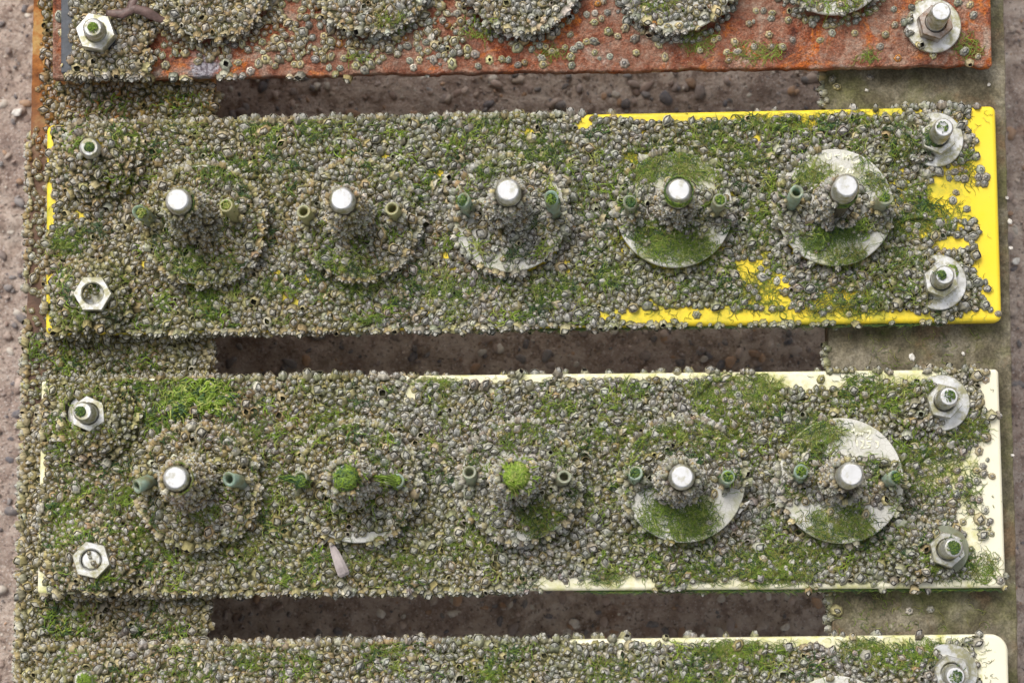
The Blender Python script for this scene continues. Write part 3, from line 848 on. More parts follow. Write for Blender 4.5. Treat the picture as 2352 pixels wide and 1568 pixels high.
HGT = RAD * np.where(COV > .6, rng.uniform(.70, 1.25, len(PT)), rng.uniform(.6, .95, len(PT)))
SIDE = np.zeros(len(PT), bool)

# barnacles on panel edges and rail edges, pointing outward
ep, er, en, ec = [], [], [], []
def edge_row(k, which, x0, x1, prob, zlo=-.0075, zhi=.0002, step=.0016):
    c = PW[k]; a, b = (c[0], c[1]) if which == 'top' else (c[3], c[2])
    n = int(np.linalg.norm(b - a) / step); o = np.array([0, 1.0 if which == 'top' else -1.0, 0])
    for j in range(n):
        p = a + (b - a) * (j + random.random()) / n
        px, _ = topx(p[0], p[1], 0)
        if not x0 < px < x1 or random.random() > prob(px): continue
        zz = random.uniform(zlo, zhi)
        ep.append((p[0], p[1] - o[1] * .0004, zz)); er.append(random.uniform(.0015, .0026))
        en.append(o * random.uniform(.5, 1.0) + np.array([random.gauss(0, .25), 0, .75 + 60 * zz + .45 * random.random()])); ec.append(1.0)
edge_row('yellow', 'top', 150, 2290, lambda p: float(np.interp(p, [150, 1250, 1400, 1990, 2080, 2200, 2230], [.8, .75, .06, .06, .7, .7, 0])))
edge_row('yellow', 'bottom', 105, 2290, lambda p: float(np.interp(p, [105, 1050, 1200, 1500, 2080, 2140, 2190], [.85, .8, .5, .08, .08, .5, 0])))
edge_row('cream', 'top', 100, 2290, lambda p: float(np.interp(p, [100, 480, 520, 800, 900, 1600, 2080, 2150, 2240], [.8, .8, .4, .7, .30, .12, .05, .6, 0])))
edge_row('cream', 'bottom', 90, 2290, lambda p: float(np.interp(p, [90, 1150, 1250, 2060, 2110, 2180], [.85, .75, .06, .06, .5, 0])))
edge_row('pale', 'top', 90, 2290, lambda p: float(np.interp(p, [90, 1050, 1300, 1420, 2060, 2100, 2200], [.85, .8, .35, .1, .1, .5, 0])))
edge_row('rust', 'bottom', 125, 2290, lambda p: float(np.interp(p, [125, 140, 350, 360, 600, 700, 1000, 1100], [0, .55, .55, .1, .25, .12, .05, .01])), -.004, .0)
def vert_row(x, sgn, y0, y1, n, z0, z1, prob=1.0):
    for _ in range(n):
        y = random.uniform(y0, y1)
        ep.append((x, y, random.uniform(z0, z1))); er.append(random.uniform(.0014, .0025)); en.append(np.array([sgn, random.gauss(0, .25), random.uniform(.1, .9)])); ec.append(1.0)
yp = lambda py: P(60, py, ZR)[1]
vert_row(xl1, 1, yp(770), yp(190), 40, -.02, -.0125); vert_row(xl1, 1, yp(1490), yp(770), 90, -.02, -.0125)
vert_row(xl0, -1, yp(1568), yp(760), 190, -.019, -.0125); vert_row(xl0, -1, yp(760), yp(300), 50, -.019, -.0125)
vert_row(xr0, -1, yp(250), yp(170), 8, -.019, -.013); vert_row(xr0, -1, yp(860), yp(770), 10, -.019, -.013); vert_row(xr0, -1, yp(1460), yp(1360), 14, -.019, -.013)
# slate plate edge
for _ in range(46):
    t = random.random(); ep.append((BLK[0][0] + (BLK[1][0] - BLK[0][0]) * t, BLK[0][1], random.uniform(.001, .006))); er.append(random.uniform(.0017, .0027)); en.append(np.array([random.gauss(0, .3), -1, random.uniform(.4, 1.2)])); ec.append(1.0)
for _ in range(22):
    ep.append((BLK[1][0], BLK[0][1] + random.uniform(0, .05), random.uniform(.001, .006))); er.append(random.uniform(.0017, .0027)); en.append(np.array([1, random.gauss(0, .3), random.uniform(.4, 1.2)])); ec.append(1.0)
# disc rims
for (pn, px, py, r, cov), c, R in zip(DISCS, DW, DR):
    di_ = [i for i, q in enumerate(DISCS) if q[1] == px and q[2] == py][0]
    arcs = {8: (-15, 195), 9: (105, 215), 13: (-5, 265), 14: (150, 220), 7: (-20, 275), 4: (-20, 20), 3: (-40, 280)}
    for _ in range(105 if di_ < 15 else 0):
        a = random.uniform(0, 2 * PI)
        if di_ in arcs and not (arcs[di_][0] < ((math.degrees(a) + 60) % 360) - 60 < arcs[di_][1]) and random.random() < .93: continue
        ep.append((c[0] + R * math.cos(a), c[1] + R * math.sin(a), random.uniform(.0045, .0088))); er.append(random.uniform(.0014, .0022))
        en.append(np.array([math.cos(a), math.sin(a), random.uniform(.1, 1.1)])); ec.append(1.0)
# sleeves on the rods
SLEEVE_CONES = []
for (b, t, ax, L, fr, R, side) in ROD_W:
    tt, bb, n = frame_from(ax)
    hmax = fr * L; r_top = ROD_R + .0013
    nb = int(2 * PI * (R + ROD_R) / 2 * hmax / (.0016 ** 2 * 2.3))
    SLEEVE_CONES.append((b, ax, hmax, R, r_top, side))
    for _ in range(nb):
        q = random.random() ** .9; a = random.uniform(0, 2 * PI)
        rr = R + (r_top - R) * q ** .8
        d = tt * math.cos(a) + bb * math.sin(a)
        if side is not None:
            wa = math.atan2(d[1], d[0]); dd = abs((wa - side + PI) % (2 * PI) - PI)
            if dd > 1.5 and q > .25: continue
            if dd > 1.2 and q > .6: continue
        ep.append(tuple(b + ax * (q * hmax) + d * (rr - .0005))); er.append(random.uniform(.0010, .0018) * (1 - .15 * q))
        en.append(d * 1.0 + ax * random.uniform(.1, .8) + rng.normal(0, .2, 3)); ec.append(1.0)
# shells heaped on one side of washers and nuts
for i, (b, t, wr, kind) in enumerate(BOLT_W):
    if not wr: continue
    n_ = 9 if i == 1 else 30
    for _ in range(n_):
        a = random.gauss(PI * 1.08, .62) if i != 6 else random.gauss(-.35, .9); q = random.uniform(.50 if i != 1 else .8, 1.08)
        d = np.array([math.cos(a), math.sin(a), 0]); ep.append(tuple(b + d * wr * q + np.array([0, 0, .0018 + .0075 * max(0, .74 - q)]))); er.append(random.uniform(.0012, .0022)); en.append(np.array([0, 0, 1.0]) + d * random.uniform(-.2, .7) + rng.normal(0, .2, 3)); ec.append(1.0)
# small growth round tubes and in the open nut
for (b, t, ax, L) in TUBE_W:
    for _ in range(16):
        a = random.uniform(0, 2 * PI); q = random.random() ** 1.6 * .62
        d = np.array([math.cos(a), math.sin(a), 0]); ep.append(tuple(b + ax * (q * L) + d * .0041)); er.append(random.uniform(.0011, .0017)); en.append(d + ax * .5); ec.append(1.0)
for i in (4, 8):
    b = BOLT_W[i][0]
    for _ in range(7 if i == 4 else 4):
        a = random.uniform(0, 2 * PI); q = .004 * math.sqrt(random.random())
        ep.append((b[0] + q * math.cos(a), b[1] + q * math.sin(a), b[2] + .0065)); er.append(random.uniform(.0010, .0015)); en.append(np.array([0, 0, 1.0])); ec.append(1.0)
nE = len(ep)
PT = np.concatenate([PT, np.array(ep)]); RAD = np.concatenate([RAD, np.array(er)]); NRM = np.concatenate([NRM, np.array(en)])
COV = np.concatenate([COV, np.array(ec)]); HGT = np.concatenate([HGT, np.array(er) * rng.uniform(1.0, 1.7, nE)]); SIDE = np.concatenate([SIDE, np.ones(nE, bool)])
NB = len(PT)
_, REG = surf(PT[:, 0], PT[:, 1])
BPX, BPY = topx(PT[:, 0], PT[:, 1], PT[:, 2])
print('barnacles', NB)

# colour fields
pal = {'beige': (.47, .395, .255), 'grey': (.41, .395, .325), 'white': (.64, .60, .495), 'mauve': (.36, .315, .265), 'tan': (.41, .305, .165), 'cream': (.55, .47, .26), 'rusty': (.48, .21, .06)}
left = 1 - sstep(350, 1250, BPX + (vnoise(PT[:, 0], PT[:, 1], 40, 1.0) - .5) * 500)
def pick(w):      # weights (N,K) over palette names
    ks = list(w); W = np.stack([np.broadcast_to(w[k], (NB,)) for k in ks], 1); W = W / W.sum(1, keepdims=True)
    u = rng.random((NB, 1)); idx = (np.cumsum(W, 1) < u).sum(1).clip(0, len(ks) - 1)
    return np.array([pal[k] for k in ks])[idx], np.array(ks)[idx]
rusty_zone = ((REG == 4) & (BPY < 330)) | ((REG == 4) & (BPX < 110) & (BPY < 400))
rustp = (REG == 0) & (COV < .75)
W = {'beige': .30 + .50 * left, 'grey': .05 + .85 * (1 - left), 'white': .10 + .0 * left, 'mauve': .10 + .14 * (1 - left), 'tan': .06 + .45 * left, 'cream': .10 + .9 * rustp + .1 * left, 'rusty': .65 * rusty_zone + .07 * rustp}
TINT, TNAME = pick(W)
TINT = TINT * rng.uniform(.78, 1.15, (NB, 1)) * (1 + rng.normal(0, .03, (NB, 3)))
TINT = np.where(rusty_zone[:, None], TINT * .55 + np.array([.34, .19, .08]) * .45, TINT)
GREEN = np.clip(sstep(.40, .72, vnoise(PT[:, 0], PT[:, 1], 28, 5.5) * .6 + vnoise(PT[:, 0], PT[:, 1], 110, 2.5) * .4) * .85 + rng.normal(.24, .16, NB), 0, .95)
GREEN = np.where(REG == 0, GREEN * .3, GREEN)
GREEN = GREEN * np.where(vnoise(PT[:, 0], PT[:, 1], 55, 1.2) > .45, 1.0, .55)
GREEN = np.where((BPX > 2080) & (REG < 4), GREEN * .45, GREEN)
EMPTY = rng.random(NB) < np.where(COV > .6, .06, .02)
OPEN = np.where(EMPTY, rng.uniform(.55, .72, NB), rng.uniform(.66, .92, NB))
OPEN = np.where(COV < .5, OPEN * .70, OPEN)
ELONG = rng.uniform(.98, 1.32, NB); SPIN = rng.uniform(0, 2 * PI, NB)
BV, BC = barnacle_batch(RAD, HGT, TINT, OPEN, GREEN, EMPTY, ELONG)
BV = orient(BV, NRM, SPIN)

# the 300 that show largest stand alone, the rest are one crust
upf = NRM[:, 2] / np.linalg.norm(NRM, axis=1)
inview = (BPX > 25) & (BPX < 2330) & (BPY > 22) & (BPY < 1545)
hide = np.zeros(NB, bool)
for (b, t, *_r) in ROD_W:
    for q in np.linspace(.25, 1, 7):
        c = b + (t - b) * q; cx, cy = topx(*c); hide |= np.hypot(BPX - cx, BPY - cy) < 52
score = np.where(inview & ~SIDE & ~hide & (REG >= 0) & (REG < 4), RAD * (.6 + .4 * upf) * (1 + .22 * (COV < .5)), 0)
SOLO = np.argsort(-score)[:300]
solo = np.zeros(NB, bool); solo[SOLO] = True
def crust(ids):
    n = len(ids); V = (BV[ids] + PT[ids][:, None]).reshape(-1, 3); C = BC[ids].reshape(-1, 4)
    off = (np.arange(n) * KV)[:, None, None]
    F4, F3 = (T4[None] + off).reshape(-1, 4), (T3[None] + off).reshape(-1, 3)
    # bedding under the shells: heightfield patches where cover is full, plus sleeve cones on the rods
    bx, by = np.linspace(-.275, .272, 440), np.linspace(-.062, .312, 300)
    GX, GY = np.meshgrid(bx, by); z, reg = surf(GX.ravel(), GY.ravel()); px, py = topx(GX.ravel(), GY.ravel(), np.where(z < -.5, 0, z))
    cv = coverage(px, py, reg, GX.ravel(), GY.ravel()) * (reg >= 0)
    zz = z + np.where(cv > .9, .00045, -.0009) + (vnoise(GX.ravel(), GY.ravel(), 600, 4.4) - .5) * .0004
    ok = (cv > .45).reshape(GX.shape); zg = zz.reshape(GX.shape); rg = reg.reshape(GX.shape)
    q = ok[:-1, :-1] & ok[1:, :-1] & ok[:-1, 1:] & ok[1:, 1:]
    q &= (np.maximum.reduce([zg[:-1, :-1], zg[1:, :-1], zg[:-1, 1:], zg[1:, 1:]]) - np.minimum.reduce([zg[:-1, :-1], zg[1:, :-1], zg[:-1, 1:], zg[1:, 1:]])) < .0045
    idx = np.arange(GX.size).reshape(GX.shape)
    Q = np.stack([idx[:-1, :-1][q], idx[:-1, 1:][q], idx[1:, 1:][q], idx[1:, :-1][q]], 1)
    used = np.unique(Q); remap = np.full(GX.size, -1); remap[used] = np.arange(len(used))
    Vb = np.stack([GX.ravel(), GY.ravel(), zz], 1)[used]
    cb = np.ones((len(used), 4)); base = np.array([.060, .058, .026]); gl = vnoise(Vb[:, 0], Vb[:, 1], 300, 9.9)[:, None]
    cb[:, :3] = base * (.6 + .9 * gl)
    Vc, Cc, Fc = [], [], []
    for (b, ax, h, R, r1, side) in SLEEVE_CONES:
        if side is not None: R = ROD_R + .0012
        v, f = lathe([(R - .0012, 0), (R * .6 + r1 * .4 - .0012, h * .3), (R * .3 + r1 * .7 - .001, h * .65), (r1 - .0008, h * .97), (ROD_R - .0012, h)], 20, b, ax, caps=False)
        o0 = sum(len(k) for k in Vc); Vc.append(np.array(v)); Fc.append(np.array(f) + o0); Cc.append(np.tile([.10, .085, .06, 1], (len(v), 1)))
    n0, n1 = len(V), len(V) + len(Vb)
    V = np.concatenate([V, Vb] + Vc); C = np.concatenate([C, cb] + Cc); F4 = np.concatenate([F4, remap[Q] + n0, np.concatenate(Fc) + n1])
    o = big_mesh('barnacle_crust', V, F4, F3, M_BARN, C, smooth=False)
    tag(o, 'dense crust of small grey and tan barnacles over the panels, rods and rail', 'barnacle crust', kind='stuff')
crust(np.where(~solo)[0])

# landmarks for the labels of single barnacles
LM = []
pname = {'rust': 'rusty panel', 'yellow': 'yellow panel', 'cream': 'upper cream panel', 'pale': 'lowest cream panel'}
for (di, tp, bp, *_r) in RODS: LM.append((bp[0], bp[1], DISCS[di][0], f"{pname[DISCS[di][0]]}'s {ORD[di % 5]} rod"))
for i, (pn, px, py, r, cov) in enumerate(DISCS):
    if pn == 'rust': LM.append((px, py + 60, 'rust', f"rusty panel's {ORD[i % 5]} disc"))
    if pn == 'pale': LM.append((px, py, 'pale', 'visible disc of the lowest cream panel'))
bn = ['pale nut on the slate plate', 'stained bolt of the rusty panel', 'upper left bolt of the yellow panel', 'upper right bolt of the yellow panel', 'hexagonal nut of the yellow panel', 'lower right bolt of the yellow panel',
      'leaning bolt of the upper cream panel', 'upper right bolt of the upper cream panel', 'hexagonal nut of the upper cream panel', 'clear washer of the upper cream panel', 'left bolt of the lowest cream panel', 'right bolt of the lowest cream panel']
for (pn, bp, *_r), nm in zip(BOLTS, bn): LM.append((bp[0], bp[1], pn, nm))
dirs = ['right of', 'up-right of', 'above', 'up-left of', 'left of', 'down-left of', 'below', 'down-right of']
cells = {}
plist = list(PANELS)
for i in SOLO:
    reg = plist[int(REG[i])]
    c = min((l for l in LM if l[2] == reg), key=lambda l: math.hypot(l[0] - BPX[i], l[1] - BPY[i]))
    dx, dy = BPX[i] - c[0], -(BPY[i] - c[1])
    d = dirs[int(round(math.atan2(dy, dx) / (PI / 4))) % 8]
    cells.setdefault((d, c[3]), []).append((math.hypot(dx, dy), i))
NTH = ['closest', 'second closest', 'third closest', 'fourth closest', 'fifth closest', 'sixth closest', 'seventh closest', 'eighth closest', 'ninth closest', 'tenth closest'] + [f'{n}th closest' for n in range(11, 60)]
cname = {'beige': 'beige', 'grey': 'grey', 'white': 'whitish', 'mauve': 'mauve-grey', 'tan': 'tan', 'cream': 'cream', 'rusty': 'rust-stained'}
for (d, nm), lst in cells.items():
    lst.sort()
    for r, (_, i) in enumerate(lst):
        me = bpy.data.meshes.new('barnacle')
        me.from_pydata([tuple(v) for v in BV[i]], [], [tuple(f) for f in T4] + [tuple(f) for f in T3])
        a = me.color_attributes.new('Col', 'FLOAT_COLOR', 'POINT'); a.data.foreach_set('color', BC[i].astype(np.float32).ravel())
        me.materials.append(M_BARN)
        o = bpy.data.objects.new('barnacle', me); o.location = PT[i]; COL.objects.link(o)
        st = 'empty ' if EMPTY[i] else ''
        rk = (NTH[r] + ' ') if len(lst) > 1 else 'single '
        nm = nm.replace('the slate plate', 'slate')
        tag(o, f'{rk}large {st}{cname[TNAME[i]]} barnacle {d} the {nm}', 'barnacle', 'large single barnacles on the panels')

# ------------------------------------------------------------------ algae
ALG_V, ALG_C, ALG_F = [], [], []
NSEG = 7
def strand(p, ang, length, width, col, lift, curl, zfun=None, flat=False):
    """a wavy three-sided filament (or flat blade) lying over the growth"""
    pts = [np.array(p)]; a = ang; st = length / NSEG
    for k in range(NSEG):
        a += random.gauss(0, curl)
        q = pts[-1] + np.array([math.cos(a) * st, math.sin(a) * st, 0]); pts.append(q)
    pts = np.array(pts)
    ARR.append((pts, width, col, lift, flat))
ARR = []
GR = {'bright': (.200, .30, .026), 'mid': (.135, .205, .026), 'dark': (.042, .092, .028), 'light': (.33, .37, .09), 'olive': (.24, .235, .055)}
def patch(cx, cy, rx, ry, n, tones, length=(.004, .010), width=.00013, lift=(.0001, .0010), ang=None, curl=.75, rot=0.0, z=None):
    for _ in range(n):
        a, q = random.uniform(0, 2 * PI), math.sqrt(random.random())
        ex, ey = rx * q * math.cos(a), ry * q * math.sin(a)
        px, py = cx + ex * math.cos(rot) - ey * math.sin(rot), cy + ex * math.sin(rot) + ey * math.cos(rot)
        nv = float(vnoise(px, py, .045, 4.7)) * .6 + float(vnoise(px, py, .12, 8.8)) * .4
        if z is None and n > 150 and nv + .25 * (1 - q) + random.gauss(0, .07) < .42: continue
        w = P(px, py, 0.0 if z is None else z)
        tn = tones if random.random() < .5 else [tones[int(float(vnoise(px, py, .07, 1.9)) * .999 * len(tones))]]
        t = np.array(GR[random.choice(tn)]) * random.uniform(.65, 1.3)
        strand(w, random.uniform(0, 2 * PI) if ang is None else random.gauss(ang, .5), random.uniform(*length), width * random.uniform(.7, 1.3), t, random.uniform(*lift), curl)
B3, D3, L3 = ['bright', 'mid', 'mid', 'light'], ['dark', 'dark', 'mid'], ['light', 'bright', 'olive']
def dense(*a, k=1.0, tones=('mid', 'mid', 'dark', 'bright', 'olive'), **kw):
    cx, cy, rx, ry = a; patch(cx, cy, rx, ry, int(rx * ry * .36 * k), list(tones), **kw)
# yellow panel
for a in [(520, 395, 62, 36), (165, 560, 48, 34), (430, 625, 52, 30), (730, 295, 44, 26), (835, 655, 60, 30), (1110, 290, 55, 22), (1235, 352, 60, 40), (1110, 385, 45, 16), (640, 660, 50, 26), (1050, 668, 60, 26), (960, 640, 45, 20), (480, 680, 40, 20), (300, 320, 40, 20), (1400, 640, 50, 22), (760, 610, 60, 22), (590, 300, 40, 20), (1270, 660, 50, 30)]:
    dense(*a, k=.42, tones=('bright', 'mid', 'dark', 'light'))
for a in [(1520, 370, 92, 36), (1590, 405, 60, 22), (1720, 365, 36, 24), (1862, 404, 44, 32), (2008, 428, 30, 16), (1982, 388, 8, 30), (1895, 434, 30, 10), (2090, 520, 44, 26), (1930, 594, 60, 16), (1755, 285, 55, 20), (1470, 410, 40, 20)]:
    dense(*a, k=.62, tones=('bright', 'mid', 'dark', 'olive', 'light', 'mid'))
dense(1560, 575, 92, 38, k=.62, tones=('mid', 'bright', 'light', 'mid', 'dark'))
patch(1908, 548, 76, 20, 560, ['dark', 'mid', 'mid'], rot=-.32)
dense(1500, 540, 60, 28, k=.7)
for a in [(1930, 690, 120, 42), (1740, 668, 50, 42), (2150, 500, 64, 34), (2110, 460, 30, 50), (1840, 285, 60, 24), (1960, 270, 90, 18), (2060, 350, 40, 40), (1650, 330, 70, 40), (1750, 520, 30, 70), (2080, 600, 40, 24), (2220, 380, 20, 40)]:
    dense(*a, k=.30, tones=('mid', 'olive', 'dark', 'bright'))
def edge_fringe(k, x0, x1, n, tones):
    """short dark filaments clinging to the lower edge face of a panel"""
    a, b = PW[k][3], PW[k][2]
    while n > 0:
        p = a + (b - a) * random.random(); px, _ = topx(p[0], p[1], 0)
        if not x0 < px < x1: continue
        n -= 1; q = p + np.array([0, -random.uniform(-.0006, .0012), 0]); q[2] = -.003
        strand(q, random.choice([0, PI]) + random.gauss(0, .12), random.uniform(.002, .005), .00014, np.array(GR[random.choice(tones)]) * random.uniform(.7, 1.3), random.uniform(0, .0004), .15)
edge_fringe('yellow', 1100, 2160, 1300, D3)
# cream panel
for _ in range(26):
    a_ = random.uniform(0, 2 * PI); q_ = math.sqrt(random.random())
    patch(445 + 78 * q_ * math.cos(a_), 914 + 36 * q_ * math.sin(a_), random.uniform(10, 26), random.uniform(5, 12), random.randint(16, 44), ['bright', 'bright', 'mid', 'light', 'dark'], length=(.005, .012), width=random.choice([.00016, .0003, .00042]), lift=(.0002, .0016), ang=random.gauss(.1, .7), curl=.7)
patch(365, 965, 50, 55, 220, ['bright', 'mid', 'dark'], length=(.005, .010), width=.0002, lift=(.0003, .0012), curl=.8)
patch(330, 877, 60, 12, 110, ['bright', 'mid', 'dark'], length=(.004, .009), width=.0002, lift=(.0003, .0012), curl=.8)
for a in [(1690, 905, 108, 52), (1870, 1000, 62, 42), (1500, 996, 62, 24), (1925, 1205, 78, 34), (1740, 1300, 85, 30), (1790, 1325, 90, 18)]:
    dense(*a, k=.62, tones=('bright', 'mid', 'olive', 'dark', 'light', 'mid'))
dense(1560, 1190, 92, 48, k=.70, tones=('mid', 'light', 'mid', 'bright', 'dark'))
for a in [(2130, 1075, 75, 60), (1640, 1000, 80, 50), (2180, 1290, 60, 40), (1600, 1322, 70, 22), (1390, 1325, 50, 18), (1240, 1200, 60, 40), (2265, 1310, 40, 36), (2210, 985, 50, 40), (1420, 1000, 60, 30), (1200, 985, 60, 26), (1000, 880, 60, 16), (1980, 900, 70, 40), (2230, 1130, 14, 60), (2120, 890, 60, 20), (560, 1000, 50, 20), (1840, 1270, 90, 30)]:
    dense(*a, k=.40, tones=('bright', 'mid', 'olive', 'dark'))
for a in [(150, 1000, 50, 40), (150, 1200, 40, 60), (330, 1240, 50, 40), (560, 1260, 60, 30), (700, 1380, 60, 20), (300, 1130, 30, 30), (470, 1180, 50, 20), (950, 1290, 60, 30), (1100, 1250, 60, 30), (760, 960, 60, 26), (110, 890, 30, 20)]:
    dense(*a, k=.24, tones=('bright', 'mid', 'olive'))
edge_fringe('cream', 1330, 2300, 1200, ['dark', 'mid'])
# lowest panel and rails
for a, k in [((1700, 1490, 115, 20), .9), ((1990, 1487, 60, 26), .6), ((870, 1482, 60, 20), .35), ((1400, 1540, 80, 26), .35), ((600, 1512, 60, 30), .25), ((1120, 1545, 50, 20), .3), ((2060, 1510, 70, 30), .4), ((430, 1550, 60, 20), .25), ((1600, 1560, 120, 16), .6), ((2130, 1490, 50, 18), .5)]:
    dense(*a, k=k, tones=('bright', 'mid', 'olive', 'dark'))
for a in [(150, 825, 60, 20), (80, 800, 16, 26), (320, 835, 60, 16), (170, 1430, 60, 30), (120, 1415, 20, 50), (260, 240, 60, 16), (420, 235, 60, 20), (390, 1450, 60, 20)]:
    patch(*a, 30, ['bright', 'mid', 'dark'], length=(.004, .009), width=.00026, lift=(.0006, .002), z=ZR)
# rusty panel wisps
for a in [(2222, 108, 32, 26), (1990, 130, 26, 14), (1262, 122, 34, 12), (1600, 100, 40, 22), (830, 135, 26, 12), (1100, 70, 40, 20), (900, 60, 40, 22), (1890, 10, 60, 20), (1950, 20, 40, 16), (1500, 10, 50, 26), (1740, 120, 60, 18)]:
    dense(*a, k=.30, tones=('mid', 'olive', 'bright'), width=.00017, lift=(.0001, .0008), length=(.003, .008))
# tufts everywhere over the crust
for _ in range(1500):
    px, py = random.uniform(110, 2200), random.uniform(270, 1560)
    if random.random() > .25 + .75 * float(vnoise(px, py, .012, 6.6)): continue
    w = P(px, py); z, reg = surf(np.array([w[0]]), np.array([w[1]]))
    if reg[0] in (-1, 5): continue
    if float(coverage(np.array([px]), np.array([py]), reg, w[:1], w[1:2])[0]) < .5: continue
    patch(px, py, random.uniform(7, 24), random.uniform(6, 16), random.randint(6, 22), random.choice([B3, D3, L3, ['bright', 'mid', 'dark']]), width=random.choice([.00013, .00018, .00026]))
# fine fuzz lodged between the shells
for _ in range(9000):
    px, py = random.uniform(105, 2280), random.uniform(255, 1565)
    v = float(vnoise(px, py, .010, 3.6)) * .6 + float(vnoise(px, py, .034, 9.1)) * .4
    if random.random() > max(0, v - .30) * 2.2: continue
    w = P(px, py)
    strand(w, random.uniform(0, 2 * PI), random.uniform(.003, .007), .00012, np.array(GR[random.choice(['bright', 'mid', 'olive', 'light', 'dark'])]) * random.uniform(.7, 1.2), random.uniform(.0, .0006), .8)
# resolve heights and build one mesh
def build_algae():
    n = len(ARR); PP = np.stack([a[0] for a in ARR]); Wd = np.array([a[1] for a in ARR]); C = np.array([a[2] for a in ARR]); LF = np.array([a[3] for a in ARR])
    fx, fy = PP[:, :, 0].ravel(), PP[:, :, 1].ravel()
    z, reg = surf(fx, fy); px, py = topx(fx, fy, np.where(z < -.5, 0, z))
    cv = coverage(px, py, reg, fx, fy)
    z = np.where(z < -.5, np.nan, z + .00025 + np.where(cv > .45, .0026, .0) * vnoise(fx, fy, 500, 1.1) + np.where(cv > .45, .0003, 0))
    z = z.reshape(PP.shape[:2])
    zmode = PP[:, :, 2] < -.0001
    zf = np.where(np.isnan(z), -.05, z); edge = np.abs(PP[:, 0, 2] + .003) < 1e-6; zmode = zmode & edge[:, None]; keep = edge | ((zf.max(1) - zf.min(1)) < .0098) & ~np.isnan(z).all(1)
    PP, Wd, C, LF, z, zmode = PP[keep], Wd[keep], C[keep], LF[keep], z[keep], zmode[keep]; n = len(PP)
    first = z[:, :1]
    z = np.where(np.isnan(z), np.where(np.isnan(first), -.003, first - .0015), z)
    z = np.where(zmode & (PP[:, :, 2] > -.01), PP[:, :, 2] + .0002, z)
    t = np.linspace(0, PI, NSEG + 1)[None]
    PP[:, :, 2] = z + LF[:, None] * (np.sin(t) * .7 + .3 * rng.random((n, NSEG + 1)))
    tan = np.gradient(PP, axis=1); tan /= np.linalg.norm(tan, axis=2, keepdims=True) + 1e-9
    up = np.array([0, 0, 1.0]); s = np.cross(tan, up); s /= np.linalg.norm(s, axis=2, keepdims=True) + 1e-9
    u = np.cross(s, tan)
    taper = (np.sin(np.linspace(.25, PI - .12, NSEG + 1)) ** .6)[None, :, None] * Wd[:, None, None]
    ring = np.stack([PP + s * taper, PP + u * taper * .8, PP - s * taper], 2)       # n, NSEG+1, 3, 3
    V = ring.reshape(-1, 3)
    i0 = (np.arange(n)[:, None, None] * (NSEG + 1) + np.arange(NSEG)[None, :, None]) * 3 + np.arange(3)[None, None, :]
    i1 = (np.arange(n)[:, None, None] * (NSEG + 1) + np.arange(NSEG)[None, :, None]) * 3 + (np.arange(3)[None, None, :] + 1) % 3
    F = np.stack([i0, i1, i1 + 3, i0 + 3], -1).reshape(-1, 4)
    shade = np.ones((n, NSEG + 1, 3, 4)); shade[..., :3] = C[:, None, None, :] * rng.uniform(.85, 1.15, (n, NSEG + 1, 1, 1))
    o = big_mesh('green_algae', V, F, np.zeros((0, 3), int), M_ALG, shade.reshape(-1, 4))
    tag(o, 'fine green filament algae matted over barnacles, discs and panel edges', 'algae', kind='stuff')
    print('strands', n)
build_algae()

